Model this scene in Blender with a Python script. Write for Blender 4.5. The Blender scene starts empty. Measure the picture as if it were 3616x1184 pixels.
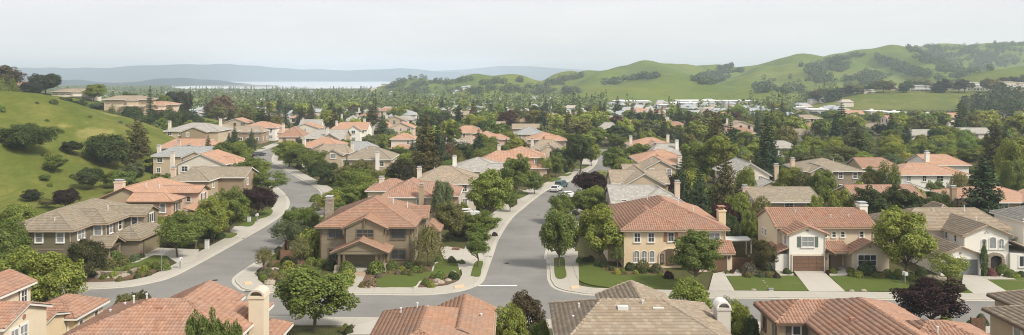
import bpy, math, random
import numpy as np
from mathutils import Vector
from mathutils.geometry import tessellate_polygon
rnd = random.Random(11)
RNG = np.random.default_rng(5)
D = bpy.data
scene = bpy.context.scene
COL = scene.collection
PI = math.pi
# pixel -> world on the ground: the camera stands 26 m up, looking level, with the lens shifted down
F, CX, VH, CH = 2807.0, 1808.0, 274.0, 26.0
def G(u, v, z=0.0):
    Y = (CH - z) * F / (v - VH)
    return ((u - CX) * Y / F, Y)
def xat(u, Y): return (u - CX) * Y / F
def zat(v, Y): return CH - (v - VH) * Y / F

# ---------------------------------------------------------------- meshes
class MB:
    def __init__(s): s.v = []; s.f = []; s.m = []; s.uv = []
    def add(s, verts, faces, m=0, uvs=None):
        o = len(s.v); s.v += [tuple(p) for p in verts]
        for i, fc in enumerate(faces):
            s.f.append(tuple(o + k for k in fc)); s.m.append(m)
            s.uv.append(uvs[i] if uvs else [(0, 0)] * len(fc))
    def box(s, x0, x1, y0, y1, z0, z1, m=0):
        s.add([(x0,y0,z0),(x1,y0,z0),(x1,y1,z0),(x0,y1,z0),(x0,y0,z1),(x1,y0,z1),(x1,y1,z1),(x0,y1,z1)],
              [(0,3,2,1),(4,5,6,7),(0,1,5,4),(1,2,6,5),(2,3,7,6),(3,0,4,7)], m)
    def bar(s, a, b, w, h, m=0):
        a = Vector(a); b = Vector(b); d = (b - a).normalized()
        up = Vector((0,0,1)) if abs(d.z) < .95 else Vector((1,0,0))
        x = d.cross(up).normalized() * w / 2; y = x.cross(d).normalized() * h / 2
        vs = [a-x-y, a+x-y, a+x+y, a-x+y, b-x-y, b+x-y, b+x+y, b-x+y]
        s.add(vs, [(0,3,2,1),(4,5,6,7),(0,1,5,4),(1,2,6,5),(2,3,7,6),(3,0,4,7)], m)
    def tube(s, pts, rad, n=8, m=0, cap=True):
        pts = [Vector(p) for p in pts]; rings = []
        if not isinstance(rad, (list, tuple)): rad = [rad] * len(pts)
        vs = []
        for i, p in enumerate(pts):
            d = (pts[min(i+1, len(pts)-1)] - pts[max(i-1, 0)]).normalized()
            up = Vector((0,0,1)) if abs(d.z) < .9 else Vector((1,0,0))
            x = d.cross(up).normalized(); y = x.cross(d).normalized()
            for k in range(n):
                a = 2*PI*k/n; vs.append(p + (x*math.cos(a) + y*math.sin(a)) * rad[i])
        fs = []
        for i in range(len(pts)-1):
            for k in range(n):
                a = i*n+k; b = i*n+(k+1) % n; fs.append((a, b, b+n, a+n))
        if cap:
            fs.append(tuple(range(n-1, -1, -1))); fs.append(tuple(range((len(pts)-1)*n, len(pts)*n)))
        s.add(vs, fs, m)
    def mesh(s, name, mats):
        me = D.meshes.new(name); me.from_pydata(s.v, [], s.f)
        for mt in (mats if isinstance(mats, (list, tuple)) else [mats]): me.materials.append(mt)
        me.polygons.foreach_set('material_index', s.m)
        ul = me.uv_layers.new(name='UVMap')
        ul.data.foreach_set('uv', [c for fc in s.uv for p in fc for c in p])
        me.update(); return me
    def build(s, name, mats, parent=None, loc=None):
        return link(name, s.mesh(name, mats), parent, loc)

def link(name, me, parent=None, loc=None):
    o = D.objects.new(name, me); COL.objects.link(o)
    if parent is not None: o.parent = parent
    if loc is not None: o.location = loc
    return o
def amesh(name, V, Q, mats, mi=None):
    """numpy quads -> mesh"""
    V = np.asarray(V, np.float32); Q = np.asarray(Q, np.int32)
    me = D.meshes.new(name); n = Q.shape[1]
    me.vertices.add(len(V)); me.vertices.foreach_set('co', V.ravel())
    me.loops.add(Q.size); me.loops.foreach_set('vertex_index', Q.ravel())
    me.polygons.add(len(Q)); me.polygons.foreach_set('loop_start', np.arange(0, Q.size, n, dtype=np.int32))
    for mt in (mats if isinstance(mats, (list, tuple)) else [mats]): me.materials.append(mt)
    if mi is not None: me.polygons.foreach_set('material_index', np.asarray(mi, np.int32))
    me.update(calc_edges=True); return me
def smooth(me):
    me.polygons.foreach_set('use_smooth', [True] * len(me.polygons)); return me
def tag(o, label=None, cat=None, group=None, kind=None):
    if label: o['label'] = label
    if cat: o['category'] = cat
    if group: o['group'] = group
    if kind: o['kind'] = kind
    return o
def empty(name, loc, rz=0.0):
    o = D.objects.new(name, None); COL.objects.link(o); o.location = loc; o.rotation_euler = (0, 0, rz)
    o.empty_display_size = .3; return o

# ---------------------------------------------------------------- materials
class NT:
    def __init__(s, name):
        s.mat = D.materials.new(name); s.mat.use_nodes = True; s.t = s.mat.node_tree; s.t.nodes.clear()
        s.out = s.t.nodes.new('ShaderNodeOutputMaterial')
    def n(s, ty, props=None, **inp):
        nd = s.t.nodes.new('ShaderNode' + ty)
        for k, v in (props or {}).items(): setattr(nd, k, v)
        for k, v in inp.items():
            k = k.replace('_', ' ')
            sock = nd.inputs[int(k[1:])] if k[0] == 'i' and k[1:].isdigit() else nd.inputs[k]
            s.put(sock, v)
        return nd
    def put(s, sock, v):
        if hasattr(v, 'is_output'): s.t.links.new(v, sock)
        else:
            if isinstance(v, (tuple, list)) and sock.type == 'RGBA' and len(v) == 3: v = (*v, 1)
            sock.default_value = v
    def math(s, op, a, b=0.0): return s.n('Math', {'operation': op}, i0=a, i1=b).outputs[0]
    def mix(s, fac, a, b, bt='MIX'):
        nd = s.n('MixRGB', {'blend_type': bt}, Fac=fac, Color1=a, Color2=b); return nd.outputs[0]
    def noise(s, scale, detail=4, rough=.55, vec=None, dist=0.0):
        nd = s.n('TexNoise', Scale=scale, Detail=detail, Roughness=rough, Distortion=dist)
        if vec is not None: s.put(nd.inputs['Vector'], vec)
        return nd.outputs['Fac']
    def ramp(s, fac, stops, interp='LINEAR'):
        nd = s.n('ValToRGB', Fac=fac); cr = nd.color_ramp; cr.interpolation = interp
        while len(cr.elements) < len(stops): cr.elements.new(.5)
        for e, (p, c) in zip(cr.elements, stops): e.position = p; e.color = (*c, 1) if len(c) == 3 else c
        return nd.outputs[0]
    def pos(s): return s.n('NewGeometry').outputs['Position']
    def obj(s): return s.n('TexCoord').outputs['Object']
    def uv(s): return s.n('TexCoord').outputs['UV']
    def island(s): return s.n('NewGeometry').outputs['Random Per Island']
    def bump(s, h, strength=.5, dist=.05):
        return s.n('Bump', Strength=strength, Distance=dist, Height=h).outputs[0]
    def principled(s, color, rough=.8, normal=None, metallic=0.0, spec=.3, **kw):
        p = s.n('BsdfPrincipled', Base_Color=color, Roughness=rough, Metallic=metallic)
        p.inputs['Specular IOR Level'].default_value = spec
        if normal is not None: s.put(p.inputs['Normal'], normal)
        for k, v in kw.items(): s.put(p.inputs[k.replace('_', ' ')], v)
        s.t.links.new(p.outputs[0], s.out.inputs['Surface']); return s.mat
def sc(c, k): return tuple(min(1, x * k) for x in c)

def m_plain(name, c, rough=.7, var=.12, scale=3.0, bump=.0, spec=.3, metallic=0.0):
    t = NT(name); nz = t.noise(scale, 5, .6, t.pos())
    col = t.ramp(nz, [(.25, sc(c, 1-var)), (.75, sc(c, 1+var))])
    nb = t.bump(t.noise(scale*12, 3, .6, t.pos()), bump, .03) if bump else None
    return t.principled(col, rough, nb, metallic, spec)
def m_stucco(name, c):
    t = NT(name); p = t.pos()
    col = t.mix(t.noise(.5, 5, .6, p), sc(c, .9), sc(c, 1.08))
    st = t.n('Mapping', Scale=(2.2, 2.2, .25), Vector=p).outputs[0]
    col = t.mix(t.ramp(t.noise(1.0, 4, .65, st), [(.55, (0,0,0)), (.8, (.32,.32,.32))]), col, sc(c, .72))
    return t.principled(col, .9, t.bump(t.noise(14, 3, .6, p), .35, .02), 0, .15)
def m_siding(name, c):
    t = NT(name); p = t.pos(); z = t.n('SeparateXYZ', Vector=p).outputs[2]
    fr = t.math('FRACT', t.math('MULTIPLY', z, 4.2))
    row = t.math('FLOOR', t.math('MULTIPLY', z, 4.2))
    wn = t.n('TexWhiteNoise', {'noise_dimensions': '1D'}, W=row).outputs[0]
    col = t.mix(wn, sc(c, .92), sc(c, 1.08)); col = t.mix(t.noise(1.2, 4, .6, p), sc(c, .85), col)
    return t.principled(col, .75, t.bump(fr, .9, .04), 0, .25)
def m_stone(name, c1, c2):
    t = NT(name); p = t.n('Mapping', Scale=(1, 1, 1.7), Vector=t.pos()).outputs[0]
    vo = t.n('TexVoronoi', Vector=p, Scale=3.2); cell = t.n('SeparateColor', Color=vo.outputs['Color']).outputs[0]
    ed = t.n('TexVoronoi', {'feature': 'DISTANCE_TO_EDGE'}, Vector=p, Scale=3.2).outputs[0]
    col = t.mix(cell, c1, c2); col = t.mix(t.ramp(ed, [(.02, (1,1,1)), (.06, (0,0,0))]), col, sc(c1, .6))
    return t.principled(col, .9, t.bump(t.ramp(ed, [(0, (0,0,0)), (.12, (1,1,1))]), .7, .05), 0, .15)
def m_tilegeo(name, cols, stain=.42):
    """one colour per tile (each tile is its own mesh island), weathered in soft patches"""
    t = NT(name); k = len(cols)
    col = t.ramp(t.island(), [((i+.5)/k, c) for i, c in enumerate(cols)])
    p = t.pos(); mean = tuple(sum(c[i] for c in cols)/k for i in range(3))
    g = sum(mean)/3
    dust = (g*.75+.05, g*.72+.045, g*.66+.04)
    fac = t.ramp(t.noise(.45, 6, .65, p), [(.4, (0,0,0)), (.75, (stain, stain, stain))])
    col = t.mix(fac, col, dust)
    col = t.mix(t.ramp(t.noise(3.5, 4, .7, p), [(.62, (0,0,0)), (.8, (.35,.35,.35))]), col, sc(mean, .55))
    return t.principled(col, .88, t.bump(t.noise(25, 3, .6, p), .2, .02), 0, .15)
def m_tileuv(name, cols, kind, stain=.42):
    """the same tiles as relief, for roofs farther off"""
    t = NT(name); k = len(cols); uv = t.n('SeparateXYZ', Vector=t.uv())
    W, L = (.36, .42)
    a = t.math('DIVIDE', uv.outputs[0], W); b = t.math('DIVIDE', uv.outputs[1], L)
    ia, ib = t.math('FLOOR', a), t.math('FLOOR', b)
    cell = t.n('CombineXYZ', X=ia, Y=ib).outputs[0]
    wn = t.n('TexWhiteNoise', {'noise_dimensions': '2D'}, Vector=cell).outputs[0]
    col = t.ramp(wn, [((i+.5)/k, c) for i, c in enumerate(cols)])
    p = t.pos(); mean = tuple(sum(c[i] for c in cols)/k for i in range(3)); g = sum(mean)/3
    dust = (g*.75+.05, g*.72+.045, g*.66+.04)
    col = t.mix(t.ramp(t.noise(.35, 6, .65, p), [(.4, (0,0,0)), (.75, (stain, stain, stain))]), col, dust)
    col = t.mix(t.ramp(t.noise(2.2, 4, .7, p), [(.6, (0,0,0)), (.8, (.3,.3,.3))]), col, sc(mean, .55))
    saw = t.math('SUBTRACT', 1.0, t.math('FRACT', b))
    if kind == 'barrel':
        rd = t.math('ABSOLUTE', t.math('SINE', t.math('MULTIPLY', a, PI)))
        h = t.math('ADD', t.math('MULTIPLY', rd, .7), t.math('MULTIPLY', saw, .5))
    else:
        h = t.math('ADD', t.math('MULTIPLY', saw, .6), t.math('MULTIPLY', wn, .2))
    return t.principled(col, .88, t.bump(h, .9, .09), 0, .15)

TERRA = [(.36,.205,.138), (.39,.228,.156), (.335,.188,.126), (.415,.255,.182), (.365,.21,.142), (.315,.17,.112)]
SALMON = [(.44,.25,.16), (.48,.285,.19), (.41,.225,.14), (.51,.32,.22), (.45,.26,.168)]
REDTAN = [(.325,.185,.12), (.36,.21,.14), (.30,.17,.11), (.385,.235,.16), (.335,.195,.128)]
GREYB = [(.255,.21,.15), (.30,.25,.185), (.225,.185,.13), (.33,.28,.205), (.27,.225,.16)]
GREYT = [(.30,.235,.165), (.34,.27,.195), (.27,.21,.145), (.37,.305,.225)]
GREYC = [(.33,.31,.27), (.38,.36,.32), (.29,.27,.24), (.42,.40,.35)]
TEAL = [(.30,.31,.30), (.35,.36,.35), (.27,.28,.27)]
ROOF = {}
def roofmat(key, geo):
    k = (key, geo)
    if k not in ROOF:
        cols = {'terra': TERRA, 'salmon': SALMON, 'redtan': REDTAN, 'greyb': GREYB, 'greyt': GREYT, 'greyc': GREYC, 'teal': TEAL}[key]
        kind = 'barrel' if key in ('terra', 'salmon', 'redtan') else 'flat'
        ROOF[k] = m_tilegeo('roof_tiles_' + key, cols) if geo else m_tileuv('roof_relief_' + key, cols, kind)
    return ROOF[k]
M = {}
for k_, c_ in {'cream': (.68,.58,.43), 'white': (.78,.75,.68), 'beige': (.68,.54,.36), 'tan': (.42,.33,.225), 'salmonw': (.50,.33,.235),
               'pinkw': (.62,.48,.38), 'greyw': (.55,.52,.46), 'sand': (.52,.42,.30), 'offw': (.66,.60,.51), 'brownw': (.33,.25,.17)}.items():
    M[k_] = m_stucco('stucco_' + k_, c_)
M['olive'] = m_siding('siding_olive', (.33,.275,.19)); M['olivel'] = m_siding('siding_taupe', (.33,.275,.195)); M['greyolive'] = m_siding('siding_grey_olive', (.215,.19,.125))
M['stone'] = m_stone('stone_tan', (.30,.24,.18), (.42,.36,.29)); M['brick'] = m_stone('stone_red', (.26,.13,.09), (.34,.24,.18))
M['trimw'] = m_plain('paint_white', (.72,.70,.65), .6, .05); M['trimb'] = m_plain('paint_brown', (.13,.085,.055), .6, .15)
M['trimt'] = m_plain('paint_tan', (.40,.31,.22), .6, .1); M['trimo'] = m_plain('paint_dark_olive', (.17,.135,.09), .6, .1)
M['trimc'] = m_plain('paint_cream', (.58,.50,.40), .6, .08)
M['gardoor'] = m_plain('door_brown', (.17,.10,.062), .6, .15, 4); M['gartan'] = m_plain('door_olive', (.25,.21,.13), .6, .08)
M['garw'] = m_plain('door_white', (.6,.58,.54), .6, .05); M['gargrey'] = m_plain('door_grey', (.18,.19,.19), .6, .08)
M['wood'] = m_plain('stained_wood', (.16,.075,.035), .55, .2, 5); M['fence'] = m_plain('fence_wood', (.17,.095,.06), .85, .25, 4, .3)
M['shutg'] = m_plain('shutter_green', (.13,.17,.14), .6, .08); M['shutr'] = m_plain('shutter_brick', (.33,.165,.105), .6, .1)
M['shutd'] = m_plain('shutter_dark', (.12,.10,.08), .6, .1)
M['metal'] = m_plain('galvanised_metal', (.45,.46,.46), .4, .1, 4, 0, .5, .7); M['metalw'] = m_plain('painted_metal', (.6,.6,.58), .5, .06)
M['dark'] = m_plain('dark_parts_and_shade', (.035,.03,.026), .8, .1); M['cap'] = m_plain('chimney_cap_metal', (.55,.56,.56), .35, .08, 4, 0, .5, .6)  # the dark one also paints the shade inside the arched entry
def m_glass(name, c, r):
    t = NT(name); col = t.mix(t.noise(1.3, 3, .5, t.pos()), sc(c, .6), sc(c, 1.5)); return t.principled(col, r, None, 0, .6)
M['glass'] = m_glass('window_glass', (.045,.052,.058), .06); M['blind'] = m_glass('window_blind_glass', (.24,.25,.25), .12)
# ground materials
def m_asphalt():
    t = NT('asphalt'); p = t.pos()
    col = t.mix(t.ramp(t.noise(.12, 6, .65, p), [(.32, (0,0,0)), (.68, (1,1,1))]), (.16,.153,.138), (.235,.225,.205))
    tm = t.n('Mapping', Rotation=(0,0,.05), Scale=(.06,.9,1), Vector=p).outputs[0]
    col = t.mix(t.ramp(t.noise(.5, 3, .5, tm), [(.5, (0,0,0)), (.75, (.35,.35,.35))]), col, (.135,.13,.118))
    col = t.mix(t.ramp(t.noise(22, 3, .7, p), [(.35, (0,0,0)), (.7, (.5,.5,.5))]), col, (.27,.26,.24))
    col = t.mix(t.ramp(t.noise(.7, 7, .75, p, 1.2), [(.6, (0,0,0)), (.72, (.5,.5,.5))]), col, (.13,.126,.116))
    ck = t.n('TexVoronoi', {'feature': 'DISTANCE_TO_EDGE'}, Vector=t.n('Mapping', Scale=(1,1,0), Vector=p).outputs[0], Scale=.16).outputs[0]
    ck = t.math('MULTIPLY', t.ramp(ck, [(.004, (1,1,1)), (.012, (0,0,0))]), t.noise(.25, 3, .5, p))
    col = t.mix(t.math('MULTIPLY', ck, .35), col, (.09,.086,.08))
    return t.principled(col, .85, t.bump(t.noise(40, 2, .6, p), .25, .01), 0, .25)
def m_concrete(name, c):
    t = NT(name); p = t.pos()
    col = t.mix(t.noise(.35, 6, .7, p), sc(c, .8), sc(c, 1.1)); col = t.mix(t.noise(9, 4, .7, p), sc(c, .88), col)
    xy = t.n('SeparateXYZ', Vector=p)
    j = None
    for k in (0, 1):
        fr = t.math('FRACT', t.math('DIVIDE', xy.outputs[k], 2.4)); e = t.math('LESS_THAN', fr, .022)
        j = e if j is None else t.math('MAXIMUM', j, e)
    col = t.mix(t.math('MULTIPLY', j, .45), col, sc(c, .5))
    return t.principled(col, .85, t.bump(t.noise(30, 2, .6, p), .15, .01), 0, .2)
def m_lawn():
    t = NT('lawn_grass'); p = t.pos()
    col = t.mix(t.noise(.3, 5, .65, p), (.095,.128,.028), (.145,.175,.042))
    col = t.mix(t.ramp(t.noise(6, 4, .7, p), [(.3, (0,0,0)), (.75, (.7,.7,.7))]), col, (.055,.08,.019))
    col = t.mix(t.ramp(t.noise(.22, 4, .7, p, .6), [(.60, (0,0,0)), (.72, (.7,.7,.7))]), col, (.24,.19,.095))
    return t.principled(col, .95, t.bump(t.noise(35, 3, .7, p), .8, .06), 0, .1)
def m_mulch(name='garden_mulch', a=(.105,.065,.04), b=(.19,.13,.085)):
    t = NT(name); p = t.pos(); col = t.mix(t.noise(1.1, 6, .7, p), a, b)
    return t.principled(col, .95, t.bump(t.noise(14, 4, .7, p), .8, .06), 0, .1)
def m_ground():
    """earth and rough grass of the yards and the valley, meadow grass where the 'meadow' attribute says so"""
    t = NT('ground_cover'); p = t.pos()
    yard = t.mix(t.ramp(t.noise(.09, 6, .7, p), [(.38, (0,0,0)), (.62, (1,1,1))]), (.085,.105,.03), (.15,.12,.065))
    yard = t.mix(t.noise(1.6, 5, .7, p), sc((.10,.10,.04), .7), yard)
    st = t.n('Mapping', Rotation=(0,0,.5), Scale=(1, .35, 1), Vector=p).outputs[0]
    g = t.mix(t.ramp(t.noise(.03, 7, .68, p, .5), [(.40, (0,0,0)), (.58, (1,1,1))]), (.100,.130,.024), (.175,.178,.044))
    g = t.mix(t.ramp(t.noise(.9, 5, .75, st), [(.45, (0,0,0)), (.72, (.6,.6,.6))]), g, (.075,.098,.016))
    g = t.mix(t.ramp(t.noise(.35, 6, .72, st), [(.42, (0,0,0)), (.7, (.75,.75,.75))]), g, (.088,.108,.017))
    g = t.mix(t.ramp(t.noise(.055, 5, .6, st, 1.5), [(.6, (0,0,0)), (.7, (.6,.6,.6))]), g, (.31,.265,.095))
    at = t.n('Attribute', {'attribute_name': 'meadow'}).outputs['Fac']
    col = t.mix(at, yard, g)
    h = t.math('ADD', t.noise(1.4, 6, .75, st), t.noise(.25, 5, .6, p))
    return t.principled(col, .97, t.bump(h, .7, .5), 0, .08)
def m_hill():
    t = NT('hill_grass'); p = t.pos()
    g = t.mix(t.ramp(t.noise(.006, 7, .65, p, .4), [(.35, (0,0,0)), (.65, (1,1,1))]), (.095,.140,.018), (.150,.172,.030))
    g = t.mix(t.ramp(t.noise(.05, 6, .72, p), [(.45, (0,0,0)), (.75, (.6,.6,.6))]), g, (.075,.10,.017))
    g = t.mix(t.ramp(t.noise(.012, 5, .6, p, 1.5), [(.62, (0,0,0)), (.74, (.55,.55,.55))]), g, (.25,.225,.085))
    return t.principled(g, .97, t.bump(t.noise(.03, 7, .7, p), .9, 5.0), 0, .08)
def m_leaf(name, tr=.38, lo=.55, hi=1.45):
    """leaf colour is the object's own colour, varied leaf by leaf"""
    t = NT(name); oi = t.n('ObjectInfo'); isl = t.island()
    v = t.n('MapRange', Value=isl, To_Min=lo, To_Max=hi).outputs[0]
    hu = t.n('MapRange', Value=t.math('FRACT', t.math('MULTIPLY', isl, 7.31)), To_Min=.475, To_Max=.525).outputs[0]
    col = t.n('HueSaturation', Hue=hu, Value=v, Color=oi.outputs['Color']).outputs[0]
    d = t.n('BsdfDiffuse', Color=col); tl = t.n('BsdfTranslucent', Color=col); gl = t.n('BsdfGlossy', Color=(1,1,1), Roughness=.45)
    m1 = t.n('MixShader', Fac=tr, i1=d.outputs[0], i2=tl.outputs[0])
    m2 = t.n('MixShader', Fac=.012, i1=m1.outputs[0], i2=gl.outputs[0])
    t.t.links.new(m2.outputs[0], t.out.inputs['Surface']); return t.mat
def m_farleaf(name, stops):
    t = NT(name); col = t.ramp(t.noise(.055, 2, .5, t.pos()), stops)
    v = t.n('MapRange', Value=t.island(), To_Min=.65, To_Max=1.4).outputs[0]
    col = t.n('HueSaturation', Value=v, Color=col).outputs[0]
    d = t.n('BsdfDiffuse', Color=col); tl = t.n('BsdfTranslucent', Color=col)
    m1 = t.n('MixShader', Fac=.2, i1=d.outputs[0], i2=tl.outputs[0])
    t.t.links.new(m1.outputs[0], t.out.inputs['Surface']); return t.mat
M['leaf'] = m_leaf('leaves'); M['needle'] = m_leaf('needles', .12, .6, 1.4)
M['bark'] = m_plain('bark', (.13,.10,.075), .95, .3, 4, .8); M['barkpale'] = m_plain('pale_bark', (.40,.36,.30), .9, .2, 4, .5)
M['asphalt'] = m_asphalt(); M['concrete'] = m_concrete('concrete', (.44,.41,.35)); M['kerbm'] = m_concrete('kerb_concrete', (.50,.47,.40))
M['drive'] = m_concrete('driveway_concrete', (.49,.455,.395)); M['lawn'] = m_lawn(); M['mulch'] = m_mulch(); M['ground'] = m_ground(); M['hill'] = m_hill()
M['rock'] = m_plain('boulder', (.32,.27,.21), .9, .3, 2.5, .7); M['paint'] = m_plain('road_paint', (.68,.67,.63), .7, .15, 6)
M['ramp'] = m_plain('tactile_paving', (.60,.43,.28), .8, .1, 3)
# ---------------------------------------------------------------- terrain
def tent(X, Y, ridge, k, w):
    """height of a ridge line: ridge = [(x, y, z)], falling k per metre to both sides, rounded over w metres"""
    best = np.full(X.shape, -1e9)
    for (x0, y0, z0), (x1, y1, z1) in zip(ridge[:-1], ridge[1:]):
        dx, dy = x1-x0, y1-y0; L2 = dx*dx+dy*dy
        t = np.clip(((X-x0)*dx+(Y-y0)*dy)/L2, 0, 1)
        d = np.hypot(X-(x0+t*dx), Y-(y0+t*dy))
        best = np.maximum(best, z0+t*(z1-z0) - k*(np.sqrt(d*d+w*w)-w))
    return best
def smax(a, b, k=4.0):
    h = np.maximum(k-np.abs(a-b), 0)/k; return np.maximum(a, b)+h*h*k/4
def sstep(t): t = np.clip(t, 0, 1); return t*t*(3-2*t)
def ridge(pts): return [(xat(u, Y), Y, zat(v, Y)) for u, v, Y in pts]
LEFT1 = [(-185, 60, 24), (-170, 130, 25), (-155, 190, 23.5)] + ridge([(0,320,230), (82,330,240), (163,350,250), (245,370,260), (327,391,270), (388,415,280), (453,436,290), (531,456,300), (610,474,312)])
LEFT2 = ridge([(-700,300,430), (-200,312,420), (60,322,400), (200,342,395), (330,364,390), (450,386,385), (560,399,385), (690,440,395), (820,475,400)])
def Tn(X, Y):
    base = -5.5*sstep((Y-300)/700)
    a = tent(X, Y, LEFT1, .52, 11) + .7*np.sin(X*.09+Y*.05)*np.sin(Y*.075-X*.03)
    b = tent(X, Y, LEFT2, .30, 18)
    z = smax(base, a); z = smax(z, b)
    kn = 17.5*sstep((Y-640)/170)*sstep((X-Y*.34-0)/90)
    z = z + np.where(Y > 600, kn, 0)
    return z
def T(x, y): return float(Tn(np.array([float(x)]), np.array([float(y)]))[0])
def ground():
    ys = np.exp(np.linspace(math.log(22), math.log(7400), 260)); ss = np.linspace(-1.24, 1.24, 300)
    S, Y = np.meshgrid(ss, ys); X = S*(Y+60)
    Z = Tn(X, Y)
    # under the bay the land sinks a little
    V = np.stack([X, Y, Z], -1).reshape(-1, 3)
    nr, nc = X.shape; i = np.arange(nr-1)[:, None]*nc+np.arange(nc-1)[None]
    Q = np.stack([i, i+1, i+nc+1, i+nc], -1).reshape(-1, 4)
    me = smooth(amesh('ground', V, Q, M['ground']))
    base = -5.5*sstep((Y-300)/700)
    mw = np.maximum(sstep((Z-base-.6)/1.6), sstep((-70-.12*(Y-115)-X)/4)*(Y < 260)*(Y > 112)).ravel().astype(np.float32)
    at = me.attributes.new('meadow', 'FLOAT', 'POINT'); at.data.foreach_set('value', mw)
    tag(link('ground', me), kind='structure')
ground()
def hfield(name, x0, x1, y0, y1, nx, ny, fn, mat, label=None):
    X, Y = np.meshgrid(np.linspace(x0, x1, nx), np.linspace(y0, y1, ny)); Z = fn(X, Y)
    V = np.stack([X, Y, Z], -1).reshape(-1, 3); i = np.arange(ny-1)[:, None]*nx+np.arange(nx-1)[None]
    Q = np.stack([i, i+1, i+nx+1, i+nx], -1).reshape(-1, 4)
    return tag(link(name, smooth(amesh(name, V, Q, mat))), kind='structure')
K = 1.4037
def rd(pts): return ridge([(u*K, v*K, Y) for u, v, Y in pts])
HILLS = [
 (rd([(930,238,1500),(985,214,1480),(1040,200,1450),(1110,191,1420),(1200,183,1400),(1310,180,1380),(1370,187,1380),(1440,180,1420),(1490,177,1500)]), .34, 45),
 (rd([(1310,180,1380),(1260,205,1200),(1190,228,1050)]), .32, 40),
 (rd([(1480,178,1600),(1530,166,1560),(1570,157,1540),(1620,152,1500),(1660,155,1500),(1710,161,1520),(1780,162,1550),(1850,156,1560),(1950,151,1560),(1985,139,1540),(2010,135,1520),(2055,138,1520),(2100,127,1560),(2180,120,1560),(2240,118,1540),(2270,122,1560)]), .36, 50),
 (rd([(1400,250,900),(1470,237,920),(1560,216,960),(1640,200,1000),(1710,194,1020),(1780,200,1010),(1860,215,970),(1950,236,900)]), .30, 55),
 (rd([(1570,157,1540),(1530,180,1330),(1490,205,1180)]), .36, 45),
 (rd([(1620,152,1500),(1670,175,1250),(1710,194,1020)]), .34, 55),
 (rd([(1950,151,1560),(1900,175,1330),(1880,195,1180),(1900,222,1000),(1990,240,900)]), .38, 45),
 (rd([(2010,135,1520),(2010,160,1340),(2040,190,1180),(2090,215,1050)]), .38, 45),
 (rd([(2100,127,1560),(2150,150,1400),(2170,178,1240),(2190,208,1080)]), .40, 40),
 (rd([(2240,118,1540),(2290,140,1400),(2350,170,1260),(2400,195,1120),(2420,208,1040)]), .40, 40),
 (rd([(2230,121,1950),(2300,114,1900),(2370,109,1880),(2450,112,1880),(2500,110,1880),(2580,107,1880),(2750,98,1880),(3000,104,1880)]), .42, 60),
 (rd([(2330,216,980),(2390,204,1010),(2460,188,1040),(2520,175,1050),(2580,162,1060),(2700,140,1060),(2900,120,1060)]), .30, 45),
]
def hills_fn(X, Y):
    z = np.full(X.shape, -14.0)
    for r, k, w in HILLS: z = smax(z, tent(X, Y, r, k*1.08, w*.45), 6.0)
    wob = np.sin(X*.021+2*np.sin(Y*.013))*np.sin(Y*.019+1.3*np.sin(X*.011))
    g = np.sin(X*.034+1.7*np.sin(Y*.009+X*.006))*.5+.5
    return z + 3.4*wob*sstep((z+8)/40) - 9.0*g*g*sstep((z-4)/30)*sstep((125-z)/60) - 3.5*(np.sin(X*.071+2.1*np.sin(Y*.017))*.5+.5)**2*sstep((z-4)/20)*sstep((125-z)/50) + 1.0*np.sin(X*.06+Y*.045)*sstep((z+8)/40)
hfield('hill', -560, 1500, 820, 2050, 330, 170, hills_fn, M['hill'])
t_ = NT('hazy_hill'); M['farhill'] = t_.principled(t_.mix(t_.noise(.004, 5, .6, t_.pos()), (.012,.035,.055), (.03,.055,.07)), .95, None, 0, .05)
HEAD = rd([(-250,195,3600),(60,196,3600),(170,201,3600),(240,208,3500),(330,213,3500),(390,203,3500),(450,196,3500),(500,204,3500),(540,210,3450),(578,214,3400)])
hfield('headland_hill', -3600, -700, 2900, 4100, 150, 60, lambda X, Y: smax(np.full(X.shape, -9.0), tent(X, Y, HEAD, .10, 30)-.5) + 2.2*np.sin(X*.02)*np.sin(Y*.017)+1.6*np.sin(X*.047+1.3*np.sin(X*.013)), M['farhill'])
FARM = rd([(-700,178,6600),(-200,174,6600),(45,170,6600),(130,171,6600),(180,172,6600),(300,168,6600),(390,165,6600),(470,162,6600),(540,160,6600),(600,164,6600),(700,171,6600),(800,175,6600),(880,178,6600),(950,174,6600),(1000,171,6600),(1060,177,6600),(1120,181,6600),(1200,184,6600)])
FARM2 = rd([(950,182,8600),(1080,179,8600),(1180,174,8600),(1260,166,8600),(1340,167,8600),(1400,172,8600),(1500,177,8600),(1700,182,8600)])
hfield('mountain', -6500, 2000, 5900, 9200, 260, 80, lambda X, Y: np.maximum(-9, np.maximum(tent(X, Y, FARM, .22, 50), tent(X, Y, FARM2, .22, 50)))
       + (3.2*np.sin(X*.0083+1.0)+2.4*np.sin(X*.0197+2*np.sin(X*.0031)))*sstep((tent(X, Y, FARM, .22, 50)-20)/80) + 9*np.sin(X*.011+1.5*np.sin(Y*.006))*np.sin(X*.0047+Y*.004)*sstep((6600-Y)/500+.35), M['farhill'])
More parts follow.
